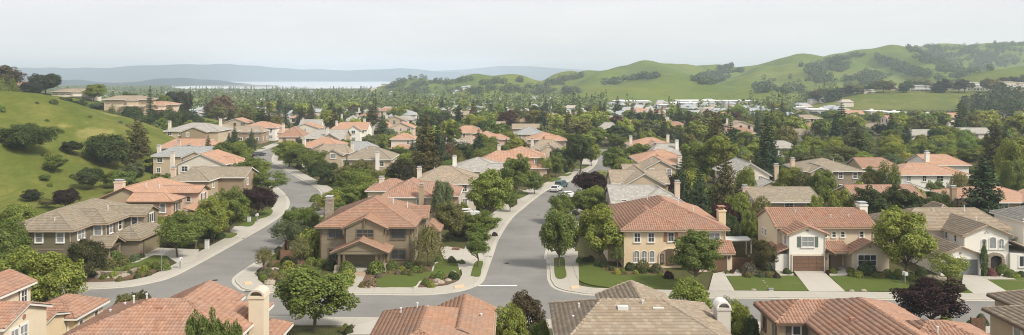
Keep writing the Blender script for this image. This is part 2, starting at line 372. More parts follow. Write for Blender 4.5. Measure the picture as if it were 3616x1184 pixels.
# the bay and its marsh flats
t_ = NT('bay_water'); wv = t_.noise(.02, 4, .6, t_.n('Mapping', Scale=(.25, 1, 1), Vector=t_.pos()).outputs[0])
M['water'] = t_.principled((.50,.53,.57), .2, t_.bump(wv, .3, .6), 0, .5)
def sheet(name, pts, z, mat, kind='structure', skirt=None, tf=None):
    """a flat sheet with its outline (x, y) at height z; with a skirt it is a real step down to that height"""
    b = MB(); vs = [(x, y, z + (T(x, y) if tf else 0)) for x, y in pts]
    tri = tessellate_polygon([[Vector(p) for p in vs]])
    fs = []
    for t in tri:
        a, bb, c = (Vector(vs[i]) for i in t)
        fs.append(t if (bb-a).cross(c-a).z > 0 else t[::-1])
    b.add(vs, fs)
    if skirt is not None:
        n = len(vs); b.add(vs+[(x, y, skirt) for x, y, _ in vs], [(i, (i+1) % n, n+(i+1) % n, n+i) for i in range(n)])
    return tag(b.build(name, mat), kind=kind)
sheet('bay', [(xat(650,2090),2090),(-620,2140),(-330,2260),(-150,2500),(300,6100),(xat(800,6100),6100),(xat(800,3330),3330),(xat(600,2600),2600)], -4.6, M['water'])
t_ = NT('marsh'); M['marsh'] = t_.principled(t_.mix(t_.noise(.02, 4, .6, t_.pos()), (.13,.12,.075), (.22,.20,.13)), .95, None, 0, .05)
for k, (u0, u1, v0, v1) in enumerate([(640, 1010, 300, 304.5), (790, 1000, 305.5, 309), (960, 1110, 309.5, 312), (640, 820, 313, 318), (1050, 1220, 313.5, 315.5)]):
    pts = []
    for i in range(24):
        a = 2*PI*i/24; r = .75+.3*rnd.random()
        pts.append(G((u0+u1)/2+(u1-u0)/2*math.cos(a)*r, (v0+v1)/2+(v1-v0)/2*math.sin(a)*r, -4.5))
    sheet('marsh_land', pts, -4.5+.02*k, M['marsh'])

# ---------------------------------------------------------------- streets
def catmull(p, n=6):
    out = []
    for i in range(len(p)-1):
        p0, p1, p2, p3 = p[max(i-1, 0)], p[i], p[i+1], p[min(i+2, len(p)-1)]
        for k in range(n):
            t = k/n
            out.append(tuple(.5*(2*p1[j]+(p2[j]-p0[j])*t+(2*p0[j]-5*p1[j]+4*p2[j]-p3[j])*t*t+(3*p1[j]-p0[j]-3*p2[j]+p3[j])*t**3) for j in (0, 1)))
    out.append(p[-1]); return out
def off(poly, d):
    """parallel line d metres to the left of the walking direction"""
    out = []
    for i, p in enumerate(poly):
        a = poly[max(i-1, 0)]; b = poly[min(i+1, len(poly)-1)]
        dx, dy = b[0]-a[0], b[1]-a[1]; L = math.hypot(dx, dy) or 1
        dd = d[i] if isinstance(d, list) else d
        out.append((p[0]-dy/L*dd, p[1]+dx/L*dd))
    return out
farY = lambda x: 94.8-.038*x
nearY = lambda x: 85.0-.038*x
K1L = [G(*p) for p in [(449,1013),(530,999),(600,979),(694,932),(784,883),(861,840),(947,790),(992,758),(1013,729),(1012,704),(990,676),(950,645),(905,606),(880,575),(884,556),(905,540),(967,516),(1010,500)]]
K1 = catmull([(-110, farY(-110)), (-80, farY(-80)), G(242,1020), G(330,1020)] + K1L)
K2a = [G(*p) for p in [(1060,503),(1010,520),(975,541),(965,569),(992,588),(1033,614),(1069,635),(1120,662),(1142,688),(1130,715),(1090,765),(1045,818),(998,871),(910,928),(850,969),(832,991),(845,1011),(886,1028)]]
K2b = [(-25, farY(-25)), G(1233,1038.5), G(1380,1040), G(1506,1040)] + [G(*p) for p in [(1608,1030),(1661,1015),(1690,999),(1702,979),(1716,942),(1731,901),(1755,840),(1800,773),(1841,737),(1882,704),(1926,673),(1971,655),(2028,630),(2085,597),(2104,572),(2110,550),(2120,528)]]
K2 = catmull(K2a + K2b)
nS = 1+6*(len(K2a)+7)
sl = [G(*p) for p in [(1755,840),(1800,773),(1841,737),(1882,704),(1926,673),(1971,655),(2028,630),(2085,597),(2104,572),(2110,550),(2120,528)]]
K3a = off(sl[::-1], 9.0)
K3 = catmull(K3a[:-1] + [G(*p) for p in [(1935,897),(1941,922),(1945,979),(1949,995),(1963,1015),(1996,1028),(2045,1036),(2106,1042)]] + [(x, farY(x)) for x in (20, 30, 40, 55, 75, 100, 140)])
K4 = [(x, nearY(x)) for x in (140, 100, 70, 40, 20, 0, -20, -40, -60, -80, -110)]
# carriageways: three overlapping sheets of the same asphalt, 4 mm apart
sheet('road', off(K4, -.3)[::-1][0:0] + [(x, nearY(x)-.05) for x in (-110, -50, 0, 50, 140)] + [(x, farY(x)+.05) for x in (140, 50, 0, -50, -110)], .020, M['asphalt'])
k1 = [p for p in K1]; lpart = [p for p in K1 if p[1] > 96.5 or p[0] > -47]
cut = [p for p in K2[:6*len(K2a)+1]]
sheet('road', [(-60, 92.)] + k1[12:] + cut + [(-25, 92.)], .024, M['asphalt'])
cutS = K2[6*(len(K2a)+2):]
k3c = [p for p in K3 if p[0] < 16 or p[1] > 100]
sheet('road', [(-12, 92.)] + cutS + k3c + [(14, 92.)], .028, M['asphalt'])
def strip(name, a, b, z0, z1, mat, skirt):
    m = MB(); n = len(a)
    m.add([(x, y, z0) for x, y in a]+[(x, y, z1) for x, y in b], [(i, i+1, n+i+1, n+i) for i in range(n-1)])
    if skirt:
        m.add([(x, y, z0) for x, y in a]+[(x, y, -.02) for x, y in a], [(i, n+i, n+i+1, i+1) for i in range(n-1)])
        m.add([(x, y, z1) for x, y in b]+[(x, y, -.02) for x, y in b], [(i, i+1, n+i+1, n+i) for i in range(n-1)])
    return tag(m.build(name, mat), kind='structure')
for kk, wd in ((K1, 2.7), (K2, [2.7+1.5*min(1, max(0, (i-nS)/10)) for i in range(len(K2))]), (K3, [3.9 if p[1] > 104 else 2.7+1.2*min(1, max(0, (p[1]-96)/8)) for p in K3]), (K4, 2.7)):
    strip('gutter', off(kk, -.48), off(kk, .0), .034, .038, M['kerbm'], False)
    strip('kerb', off(kk, 0), off(kk, .17), .15, .155, M['kerbm'], True)
    strip('pavement', off(kk, .17), off(kk, wd), .145, .148, M['concrete'], True)
PXN = [0]
def pxpoly(name, pts, mat, z, ox, oy, s=2.45, skirt=0.0, sub=4, close=True):
    p = [G(ox+x/s, oy+y/s) for x, y in pts]
    if sub > 1:
        q = catmull(p+[p[0]], sub)[:-1] if close else catmull(p, sub)
    else: q = p
    PXN[0] += 1
    return sheet(name, q, z+.0006*PXN[0], mat, skirt=skirt)
Z1, Z2, Z3, Z4, Z5, Z6 = (0,840), (600,840), (1200,840), (1800,840), (2400,840), (3000,840)
LAWNS = [
 ([(300,385),(400,335),(560,325),(740,310),(790,285),(820,225),(900,212),(1060,245),(1035,300),(1010,330),(760,345),(700,395),(640,436),(480,437),(330,437)], Z3),
 ([(1030,310),(1160,268),(1300,258),(1290,330),(1110,370)], Z2),
 ([(565,242),(640,215),(740,200),(800,265),(860,305),(1000,335),(1200,322),(1370,362),(1470,385),(1560,420),(1570,448),(1200,450),(850,438),(600,378)], Z4),
 ([(405,342),(700,338),(1000,342),(1060,400),(1115,466),(800,465),(475,462),(440,400)], Z5),
 ([(1295,340),(1480,338),(1700,345),(1900,360),(1990,400),(1920,472),(1700,470),(1430,468),(1360,400)], Z5),
 ([(800,390),(880,395),(980,425),(1080,486),(900,484),(740,475)], Z6),
 ([(1185,372),(1350,365),(1520,352),(1700,350),(1700,490),(1510,492),(1380,490)], Z6),
 ([(1130,340),(1170,222),(1238,215),(1225,280),(1208,345)], Z3),
 ([(383,185),(468,180),(478,260),(487,350),(397,350)], Z4),
 ([(900,300),(1080,250),(1300,160),(1440,165),(1440,210),(1290,235),(1100,270),(1010,305)], Z1),
]
for pts, (ox, oy) in LAWNS: pxpoly('lawn', pts, M['lawn'], .165, ox, oy)
ZB2, ZB4 = (600,500), (1800,500)
for pts, (ox, oy) in [([(690,640),(860,595),(890,610),(860,650),(760,680),(690,690)], ZB2), ([(575,735),(680,700),(740,700),(690,745)], ZB2), ([(350,840),(400,795),(580,800),(520,845)], ZB2),
        ([(80,440),(170,455),(90,500),(60,490)], ZB4), ([(360,315),(450,325),(370,355),(310,345)], ZB4), ([(560,215),(690,205),(640,240),(570,240)], ZB4), ([(470,290),(540,280),(500,305),(440,300)], ZB4),
        ([(940,140),(1010,120),(1040,140),(960,165)], ZB2), ([(970,185),(1050,170),(1060,190),(1000,205)], ZB2), ([(1260,350),(1380,330),(1440,370),(1330,385)], ZB2), ([(1040,215),(1110,205),(1100,225)], ZB2), ([(680,90),(760,75),(720,95)], ZB2), ([(730,55),(830,60),(790,70),(720,68)], ZB2)]:
    pxpoly('lawn', pts, M['lawn'], .170, ox, oy, sub=3)
for pts, (ox, oy) in [([(985,296),(1238,296),(1330,380),(1430,472),(1120,472),(1055,385)], Z5), ([(985,330),(1135,336),(1190,372),(1395,494),(1075,494),(970,415)], Z6),
        ([(290,320),(385,303),(402,345),(475,468),(250,468)], Z5), ([(865,95),(930,84),(1110,112),(1175,180),(1110,235),(1035,290),(1010,205),(900,190)], Z3), ([(1180,120),(1260,195),(1170,200),(1110,160)], Z3),
        ([(1235,155),(1360,95),(1720,110),(1700,190),(1560,245),(1440,165),(1330,160)], Z1), ([(480,830),(560,740),(760,745),(640,845)], ZB2), ([(60,850),(150,762),(340,716),(300,850)], Z3),
        ([(1090,175),(1190,260),(1180,280),(1280,290),(1200,200),(1330,190),(1290,150)], ZB2), ([(640,110),(720,100),(760,70),(680,125)], ZB2), ([(80,420),(180,440),(230,455),(110,530),(90,500),(180,455)], ZB4)]:
    pxpoly('driveway', pts, M['drive'], .158, ox, oy, sub=1)
for pts, (ox, oy) in [([(110,305),(235,305),(165,445),(65,470)], Z3), ([(385,340),(400,322),(470,318),(490,280),(530,300),(540,325),(500,340)], Z5), ([(800,262),(850,270),(880,318),(985,320),(985,335),(870,340)], Z5), ([(1290,315),(1400,290),(1345,262),(1420,258),(1480,335),(1300,340)], Z5), ([(1130,345),(1300,348),(1320,318),(1440,372),(1190,372)], Z6), ([(1080,225),(1160,222),(1250,172),(1230,155),(1290,140),(1330,160),(1180,225)], Z1), ([(525,180),(545,130),(590,125),(600,385),(570,330)], Z4)]:
    pxpoly('path', pts, M['concrete'], .162, ox, oy, sub=1)
for pts, (ox, oy) in [([(400,190),(500,195),(620,260),(720,270),(790,210),(830,215),(800,285),(740,310),(560,325),(400,335),(300,380),(160,432),(220,300)], Z3), ([(690,395),(760,345),(1010,330),(1030,310),(1015,385),(800,436),(660,436)], Z3), ([(780,270),(960,270),(1100,250),(1330,270),(1400,360),(1200,322),(1000,335),(860,310)], Z4), ([(730,320),(800,260),(870,200),(1000,140),(1100,180),(1290,250),(1150,280),(1010,310),(1090,360),(1040,418),(860,395)], Z2), ([(600,395),(720,375),(880,310),(1010,305),(1290,240),(1460,205),(1470,255),(1200,350),(900,392)], Z1)]:
    pxpoly('garden_bed_ground', pts, M['mulch'], .155, ox, oy, sub=1)
# the white stop line and the orange tactile ramps
sheet('road_marking', [G(1690,1008), G(1826,1008), G(1826,1011.5), G(1690,1011.5)], .034, M['paint'])
for pts in ([(980,430),(1075,415),(1080,440),(1000,452)],): pxpoly('tactile_ramp', pts, M['ramp'], .166, *Z3, sub=1)
pxpoly('tactile_ramp', [(520,430),(590,425),(605,448),(535,455)], M['ramp'], .166, *Z4, sub=1)
pxpoly('tactile_ramp', [(640,395),(700,388),(720,412),(650,420)], M['ramp'], .166, *Z2, sub=1)
# ---------------------------------------------------------------- houses
FOOT = []          # footprints (x0, x1, y0, y1), so that nothing is planted inside a house
WCACHE = {}
def win_mesh(w, h, nx, ny, style, frame):
    """window frame and its pane, origin at the lower middle, outside is -y"""
    key = (round(w, 2), round(h, 2), nx, ny, style, frame)
    if key in WCACHE: return WCACHE[key]
    f = MB(); g = MB(); x = w/2; fr = .075
    arch = style == 'arch'
    hr = h-.28 if arch else h
    f.box(-x, -x+fr, -.07, .02, 0, hr); f.box(x-fr, x, -.07, .02, 0, hr); f.box(-x+fr, x-fr, -.068, .02, 0, fr)
    if arch:
        k = 8; pts = [(-x*math.cos(PI*i/k), hr+.28*math.sin(PI*i/k)) for i in range(k+1)]
        for (a, b), (c, d) in zip(pts[:-1], pts[1:]): f.bar((a*.96, -.03, b), (c*.96, -.03, d), .09, .08)
        g.add([(-x, -.012, 0), (x, -.012, 0)]+[(a, -.012, b) for a, b in pts[::-1]], [tuple(range(k+3))])
    else:
        f.box(-x+fr, x-fr, -.068, .02, h-fr, h)
        g.add([(-x, -.012, 0), (x, -.012, 0), (x, -.012, h), (-x, -.012, h)], [(0, 1, 2, 3)])
    for i in range(1, nx):
        c = -x+w*i/nx; f.box(c-.028, c+.028, -.055, .01, fr, hr-fr*(not arch))
    for j in range(1, ny):
        c = hr*j/ny; f.box(-x+fr, x-fr, -.050, .008, c-.024, c+.024)
    f.box(-x-.10, x+.10, -.14, .015, -.11, -.004)                      # sill
    if style == 'trim':
        for a, b in ((-x-.13, -x-.004), (x+.004, x+.13)): f.box(a, b, -.04, .015, 0, h+.0)
        f.box(-x-.13, x+.13, -.045, .015, h+.003, h+.14)
    mf = f.mesh('window', M[frame]); mg = {}
    for gl in ('glass', 'blind'): mg[gl] = g.mesh('pane', M[gl])
    WCACHE[key] = (mf, mg); return WCACHE[key]
class House:
    def __init__(s, label, loc, roof='greyb', walls=('tan',), trim='trimw', geo=False, name='house', cat='house', local=False, rz=0.0, group=None):
        s.o = empty(name, loc, rz); tag(s.o, label, cat, group)
        s.ox, s.oy = (0, 0) if local else (loc[0], loc[1]); s.local = local; s.oz = 0 if local else loc[2]
        s.loc = loc; s.rz = rz
        s.roofk = roof; s.geo = geo; s.wm = [M[w] for w in walls]; s.trim = trim
        s.W = MB(); s.R = MB(); s.C = []; s.Fa = MB(); s.tv = []; s.tq = []; s.tn = 0; s.k = 0; s.face = None
        s.z0 = -1.2
    def L(s, p): return (p[0]-s.ox, p[1]-s.oy, p[2]-s.oz)
    # --- roof
    def rface(s, pts):
        P = [Vector(p) for p in pts]; e = (P[1]-P[0]); L = e.length; e = e/L
        n = e.cross(P[2]-P[0]).normalized(); up = n.cross(e)
        uvp = [((p-P[0]).dot(e), (p-P[0]).dot(up)) for p in P]
        lo = [p - Vector((0, 0, .12)) for p in P]; m = len(P)
        s.R.add([s.L(p) for p in P+lo], [tuple(range(m))]+[tuple(range(2*m-1, m-1, -1))]+[(i, m+i, m+(i+1) % m, (i+1) % m) for i in range(m)],
                0, [uvp, uvp[::-1]]+[[(0, 0)]*4]*m)
        # board under the eave
        out = Vector((e.y, -e.x, 0)) if (P[2]-P[0]).dot(Vector((e.y, -e.x, 0))) < 0 else Vector((-e.y, e.x, 0))
        a, b = P[0]+out*.03-Vector((0, 0, .13)), P[1]+out*.03-Vector((0, 0, .13)); s.Fa.bar([*s.L(a)], [*s.L(b)], .11, .17)
        if s.geo: s.tiles(P[0], e, up, n, uvp)
    def tiles(s, P0, e, up, n, uvp):
        W, Lt = (.30, .42) if s.geo == 'barrel' else (.38, .40)
        vs = [v for _, v in uvp]; vmax = max(vs); us = [u for u, _ in uvp]
        def span(v):
            lo, hi = 1e9, -1e9; m = len(uvp)
            for i in range(m):
                (u0, v0), (u1, v1) = uvp[i], uvp[(i+1) % m]
                if abs(v1-v0) < 1e-6:
                    if abs(v-v0) < 1e-4: lo = min(lo, u0, u1); hi = max(hi, u0, u1)
                    continue
                t = (v-v0)/(v1-v0)
                if -1e-6 <= t <= 1+1e-6: u = u0+t*(u1-u0); lo = min(lo, u); hi = max(hi, u)
            return lo, hi
        rows = int(vmax/Lt)+1; e_, u_, n_ = (np.array(x) for x in (e, up, n)); p_ = np.array(P0)-np.array((s.ox, s.oy, s.oz))
        prof = [(0, .0), (.16, .058), (.33, .085), (.50, .058), (.66, .0), (1, .0)] if s.geo == 'barrel' else [(0.015, .0), (.985, .0)]
        pu = np.array([a for a, _ in prof]); ph = np.array([b for _, b in prof]); k = len(prof)
        base, rise = (.018, .06) if s.geo == 'barrel' else (.014, .065)
        for j in range(rows):
            v0 = j*Lt-.03; v1 = min((j+1)*Lt+.0, vmax)
            if v1 <= v0+.05: continue
            a0, b0 = span(max(v0, 0)); a1, b1 = span(min(v1, vmax-1e-4))
            if b0-a0 < .1: continue
            sh = (.5*W if (j % 2 and s.geo != 'barrel') else 0)
            i0 = int((min(a0, a1)-sh)//W); i1 = int((max(b0, b1)-sh)//W)+1
            for i in range(i0, i1):
                u = (i+pu)*W+sh
                ul = np.clip(u, a0, b0); uh = np.clip(u, a1, b1)
                if ul[-1]-ul[0] < .03 and uh[-1]-uh[0] < .03: continue
                jit = rnd.uniform(-.008, .012)
                lift = base+rise+jit
                low = p_+np.outer(ul, e_)+v0*u_+np.outer(ph+lift, n_); hi = p_+np.outer(uh, e_)+v1*u_+np.outer(ph*.9+base+jit*.3, n_)
                fr = p_+np.outer(ul, e_)+v0*u_+np.outer(ph*0.0, n_)
                o = s.tn; s.tv.append(np.concatenate([low, hi, fr])); s.tn += 3*k
                for q in range(k-1):
                    s.tq.append((o+q, o+q+1, o+k+q+1, o+k+q)); s.tq.append((o+2*k+q, o+2*k+q+1, o+q+1, o+q))
    def cap(s, a, b, r=None):
        a, b = Vector(a), Vector(b); L = (b-a).length; m = MB()
        if L < .2: return
        d = (b-a)/L; side = d.cross(Vector((0, 0, 1))).normalized(); up = side.cross(d)
        r = r or (.15 if s.geo else .11); n = max(1, int(L/.42)) if s.geo else 1; st = L/n
        for i in range(n):
            p = a+d*(i*st); q = a+d*((i+1)*st+.02*(s.geo is not False)); vs = []
            for pp, rr, lf in ((p, r, .05), (q, r*.84, .02)):
                for t in range(5):
                    an = PI*t/4; vs.append(s.L(pp+side*math.cos(an)*rr+up*(math.sin(an)*rr*.8+lf-.03)))
            m.add(vs, [(t, t+1, t+6, t+5) for t in range(4)]+[(0, 1, 2, 3, 4)], 0)
        s.C.append(m)
    # --- a wing: a box of walls under one roof; the rectangle is the outline of the eaves
    def wing(s, x0, x1, y0, y1, ze, zr, ax='x', ia=None, ib=None, c=None, ov=.45, wm=0, zb=None, walls=True, roof=True):
        s.k += 1; j = .006*s.k; x0 -= j; x1 += j*.7; y0 -= j*.8; y1 += j; ze += .003*s.k; zr += .004*s.k
        zb = s.z0 if zb is None else zb
        if ax == 'x':
            half = (y1-y0)/2; c = (y0+y1)/2 if c is None else c
            ia = half if ia is None else ia; ib = half if ib is None else ib
            if ia+ib > x1-x0-.1: ia = ib = (x1-x0)/2-.05
            A = (x0+ia, c, zr); B = (x1-ib, c, zr)
        else:
            half = (x1-x0)/2; c = (x0+x1)/2 if c is None else c
            ia = half if ia is None else ia; ib = half if ib is None else ib
            if ia+ib > y1-y0-.1: ia = ib = (y1-y0)/2-.05
            A = (c, y0+ia, zr); B = (c, y1-ib, zr)
        a, b, cc, d = (x0, y0, ze), (x1, y0, ze), (x1, y1, ze), (x0, y1, ze)
        if roof:
            if ax == 'x':
                s.rface([a, b, B, A]); s.rface([cc, d, A, B])
                ends = ((ib, b, cc, B), (ia, d, a, A))
            else:
                s.rface([b, cc, B, A]); s.rface([d, a, A, B])
                ends = ((ia, a, b, A), (ib, cc, d, B))
            for ins, p, q, r in ends:
                if ins > .01: s.rface([p, q, r])
                else:
                    for t in (p, q): s.Fa.bar(s.L((t[0], t[1], t[2]-.13)), s.L((r[0], r[1], r[2]-.13)), .09, .19)
                s.cap(p, r); s.cap(q, r)
            s.cap(A, B)
        # walls
        g0 = ov if ia > .01 else .28; g1 = ov if ib > .01 else .28
        wx0, wx1, wy0, wy1 = (x0+g0, x1-g1, y0+ov, y1-ov) if ax == 'x' else (x0+ov, x1-ov, y0+g0, y1-g1)
        if walls:
            if ax == 'x': slope = min((zr-ze)/max(.5, c-y0), (zr-ze)/max(.5, y1-c))
            else: slope = min((zr-ze)/max(.5, c-x0), (zr-ze)/max(.5, x1-c))
            zt = ze+min(slope, .5)*ov*.9-.13
            x_, y_ = lambda q: q-s.ox, lambda q: q-s.oy
            s.W.box(wx0-s.ox, wx1-s.ox, wy0-s.oy, wy1-s.oy, zb-s.oz, zt-s.oz, wm)
            for ins, end in ((ia, 0), (ib, 1)):
                if ins > .01: continue
                if ax == 'x':
                    X = wx1 if end else wx0; Xi = X-.15 if end else X+.15
                    pts = [(X, wy0, zt-.01), (X, wy1, zt-.01), (X, c, zr-.15)]; pin = [(Xi, p[1], p[2]) for p in pts]
                else:
                    Y = wy1 if end else wy0; Yi = Y-.15 if end else Y+.15
                    pts = [(wx0, Y, zt-.01), (wx1, Y, zt-.01), (c, Y, zr-.15)]; pin = [(p[0], Yi, p[2]) for p in pts]
                s.W.add([s.L(p) for p in pts+pin], [(0, 1, 2), (5, 4, 3), (0, 2, 5, 3), (2, 1, 4, 5)], wm)
            if not s.local: FOOT.append((wx0, wx1, wy0, wy1))
        s.last = (wx0, wx1, wy0, wy1); return s.last
    def shed(s, x0, x1, y0, y1, zlow, zhigh, hi='b', walls=True, wm=0, ov=.35, zb=None):
        """lean-to: one slope, high on the side hi"""
        s.k += 1; z = {'b': (zlow, zlow, zhigh, zhigh), 'r': (zlow, zhigh, zhigh, zlow), 'l': (zhigh, zlow, zlow, zhigh), 'f': (zhigh, zhigh, zlow, zlow)}[hi]
        p = [(x0, y0, z[0]), (x1, y0, z[1]), (x1, y1, z[2]), (x0, y1, z[3])]; st = {'b': 0, 'l': 1, 'f': 2, 'r': 3}[hi]
        s.rface(p[st:]+p[:st])
        q = p[st:]+p[:st]; s.cap(q[0], q[3]); s.cap(q[1], q[2])
        if walls:
            zb = s.z0 if zb is None else zb
            xx0, xx1 = x0+(ov if hi != 'l' else 0), x1-(ov if hi != 'r' else 0); yy0, yy1 = y0+(ov if hi != 'f' else 0), y1-(ov if hi != 'b' else 0)
            s.W.box(xx0-s.ox, xx1-s.ox, yy0-s.oy, yy1-s.oy, zb-s.oz, zlow-s.oz-.05, wm)
            if not s.local: FOOT.append((xx0, xx1, yy0, yy1))
    # --- openings
    def at(s, face, plane, t, z):
        p = {'f': (t, plane, z), 'b': (t, plane, z), 'r': (plane, t, z), 'l': (plane, t, z)}[face]
        return s.L(p), {'f': 0, 'r': PI/2, 'b': PI, 'l': -PI/2}[face]
    def win(s, face, plane, t, z, w=1.0, h=1.3, nx=2, ny=2, style='plain', frame='trimw', shut=None, blind=None, pane=True):
        mf, mg = win_mesh(w, h, nx, ny, style, frame); p, rz = s.at(face, plane, t, z)
        o = link('window', mf, s.o, p); o.rotation_euler = (0, 0, rz)
        g = link('pane', mg['blind' if (blind if blind is not None else rnd.random() < .35) else 'glass'], o)
        if shut:
            key = ('shut', round(h, 2), shut)
            if key not in WCACHE:
                b = MB(); b.box(-.24, .24, -.06, 0, 0, h)
                for i in range(int(h/.12)): b.box(-.19, .19, -.075, -.055, .06+i*.12, .13+i*.12)
                WCACHE[key] = b.mesh('shutter', M[shut])
            for sg in (-1, 1):
                dx = sg*(w/2+.30); q = (p[0]+dx*math.cos(rz), p[1]+dx*math.sin(rz), p[2])
                so = link('shutter', WCACHE[key], s.o, q); so.rotation_euler = (0, 0, rz)
        return o
    def part(s, name, mb, mat, p=None, rz=0):
        o = mb.build(name, mat, s.o, p); o.rotation_euler = (0, 0, rz); return o
    def garage(s, face, plane, t, w, h, mat='gardoor', z=0.0, surround='trimc'):
        p, rz = s.at(face, plane, t, z); b = MB(); b.box(-w/2, w/2, -.05, .01, 0, h)
        n = 4
        for i in range(n):
            for k in range(4):
                x0 = -w/2+w*k/4; b.box(x0+.07, x0+w/4-.07, -.075, -.045, h*i/n+.06, h*(i+1)/n-.05)
        s.part('garage_door', b, M[mat], p, rz)
        b = MB()
        for a in (-1, 1): b.box(*sorted((a*(w/2+.003), a*(w/2+.2))), -.12, .01, 0, h)
        b.box(-w/2-.2, w/2+.2, -.125, .01, h+.003, h+.24); s.part('door_frame', b, M[surround], p, rz)
    def door(s, face, plane, t, w=1.0, h=2.1, mat='wood', z=0.0):
        p, rz = s.at(face, plane, t, z); b = MB(); b.box(-w/2, w/2, -.05, .01, 0, h)
        for x in (-w/4, w/4):
            for a, c in ((.15, .85), (1.0, h-.15)): b.box(x-w*.17, x+w*.17, -.07, -.045, a, c)
        o = s.part('door', b, M[mat], p, rz); k = MB(); k.tube([(w*.38, -.05, 1.0), (w*.38, -.12, 1.0)], .035, 6); k.build('handle', M['metal'], o)
    def chimney(s, x, y, w, d, z0, z1, mat='white', kind='flat'):
        b = MB(); x0, x1, y0, y1 = x-w/2, x+w/2, y-d/2, y+d/2; q = lambda m, *a: m.box(a[0]-s.ox, a[1]-s.ox, a[2]-s.oy, a[3]-s.oy, a[4]-s.oz, a[5]-s.oz)
        q(b, x0, x1, y0, y1, z0, z1-.35); q(b, x0-.08, x1+.08, y0-.08, y1+.08, z1-.345, z1-.15); ch = s.part('chimney', b, M[mat] if isinstance(mat, str) else mat)
        c = MB(); cm = 'cap'
        if kind == 'arch':
            n = 10; cm = 'trimc' if mat in ('cream', 'beige') else 'trimw'
            pts = [(x-(w/2+.05)*math.cos(PI*i/n), z1-.145+.55*math.sin(PI*i/n)) for i in range(n+1)]
            inn = [(x-(w/2-.10)*math.cos(PI*i/n), z1-.145+.40*math.sin(PI*i/n)) for i in range(n+1)]
            vs = [s.L((a, yy, zz)) for yy in (y0-.05, y1+.05) for a, zz in pts+inn]; m = n+1
            fs = []
            for i in range(n):
                fs += [(i, i+1, 2*m+i+1, 2*m+i), (m+i+1, m+i, 3*m+i, 3*m+i+1), (i, m+i, m+i+1, i+1), (2*m+i, 2*m+i+1, 3*m+i+1, 3*m+i)]
            c.add(vs, fs); q(c, x0+.06, x1-.06, y-.03, y+.03, z1-.14, z1+.08)
        elif kind == 'pots':
            for dx in (-w*.25, w*.25): c.tube([s.L((x+dx, y, z1-.15)), s.L((x+dx, y, z1+.3))], .16, 8)
            q(c, x0, x1, y0, y1, z1+.302, z1+.40); cm = 'shutr'
        else:
            q(c, x0+.12, x1-.12, y0+.12, y1-.12, z1-.148, z1+.12); q(c, x0-.02, x1+.02, y0-.02, y1+.02, z1+.123, z1+.19)
        c.build('chimney_cap', M[cm], ch)
    def pipe(s, x, y, z, h=.5):
        b = MB(); b.tube([s.L((x, y, z-.3)), s.L((x, y, z+h))], .07, 7); b.tube([s.L((x, y, z+h)), s.L((x, y, z+h+.1))], .11, 7); s.part('vent_pipe', b, M['metalw'])
    def boxvent(s, x, y, z, w, d, h, mat='metalw'):
        b = MB(); b.box(x-w/2-s.ox, x+w/2-s.ox, y-d/2-s.oy, y+d/2-s.oy, z-.4-s.oz, z+h-s.oz); s.part('roof_vent', b, M[mat])
    def post(s, x, y, z0, z1, w=.3, mat='trimo', base=None):
        b = MB(); b.box(x-w/2-s.ox, x+w/2-s.ox, y-w/2-s.oy, y+w/2-s.oy, z0-s.oz, z1-s.oz); s.part('post', b, M[mat])
        if base:
            b = MB(); q = base[0]; b.box(x-q-s.ox, x+q-s.ox, y-q-s.oy, y+q-s.oy, -.3-s.oz, z0-.004-s.oz); b.box(x-q-.06-s.ox, x+q+.06-s.ox, y-q-.06-s.oy, y+q+.06-s.oy, z0-s.oz, z0+.1-s.oz); s.part('pier', b, M[base[1]])
    def box(s, name, mat, x0, x1, y0, y1, z0, z1):
        b = MB(); b.box(x0-s.ox, x1-s.ox, y0-s.oy, y1-s.oy, z0-s.oz, z1-s.oz); return s.part(name, b, M[mat])
    def downpipe(s, x, y, z0, z1, mat='trimc'):
        b = MB(); b.tube([s.L((x, y, z0)), s.L((x, y, z1))], .055, 6); s.part('downpipe', b, M[mat])
    def done(s):
        if s.W.v: s.W.build('wall', s.wm, s.o)
        if s.R.v:
            r = s.R.build('roof', roofmat(s.roofk, False), s.o)
            if s.tv:
                me = amesh('roof_tiles', np.concatenate(s.tv), s.tq, roofmat(s.roofk, True)); link('roof_tiles', me, r)
            for m in s.C: m.build('ridge_cap', roofmat(s.roofk, True), r)
            s.Fa.build('fascia', M[s.trim], s.o)
def H(label, roof, walls, x, y, trim='trimw', geo=False, z=0.0, name='house', **k):
    return House(label, (x, y, z), roof, walls, trim, geo, name, **k)

# --- the olive craftsman house on the corner
h = H('two storey olive craftsman house with brown tiled roof and gabled porch', 'redtan', ('olive', 'olivel', 'stone'), -20, 116, 'trimo', 'flat')
w = h.wing(-27.1, -13.2, 109.0, 125.0, 5.45, 8.45, 'y', 6.9, 6.9, ov=.6)
h.wing(-23.15, -16.9, 107.9, 114.5, 5.5, 6.95, 'y', 0, 0, ov=.55)
h.wing(-18.5, -12.35, 116.5, 122.2, 5.35, 6.7, 'x', 0, 0, wm=1)
h.wing(-14.2, -10.7, 118.6, 125.4, 2.95, 4.1, 'y', ov=.4, wm=1)
fy = 109.6; by = 108.18
for x, z in ((-24.3, 3.85), (-24.3, .95), (-15.7, 3.75), (-15.7, .95)): h.win('f', fy, x, z, 2.0, 1.4, 2, 2, 'trim', 'trimo', blind=False)
h.win('f', by, -20.0, 4.25, 2.3, 1.05, 3, 2, 'trim', 'trimo', blind=False)
for t, z in ((111.6, 3.8), (114.2, 3.8), (119.3, 3.9), (123, 3.7), (112.5, 1.0), (115.5, 1.0)): h.win('r', w[1] if t < 116 else w[1]+.85*(116.5 < t < 122.2), t, z, 1.0, 1.35, 2, 2, 'trim', 'trimo')
h.wing(-24.05, -16.3, 105.2, 110.2, 2.75, 4.35, 'y', 0, 0, walls=False)
h.box('porch_gable', 'olive', -23.3, -17.05, 105.55, 105.75, 2.5, 2.95)
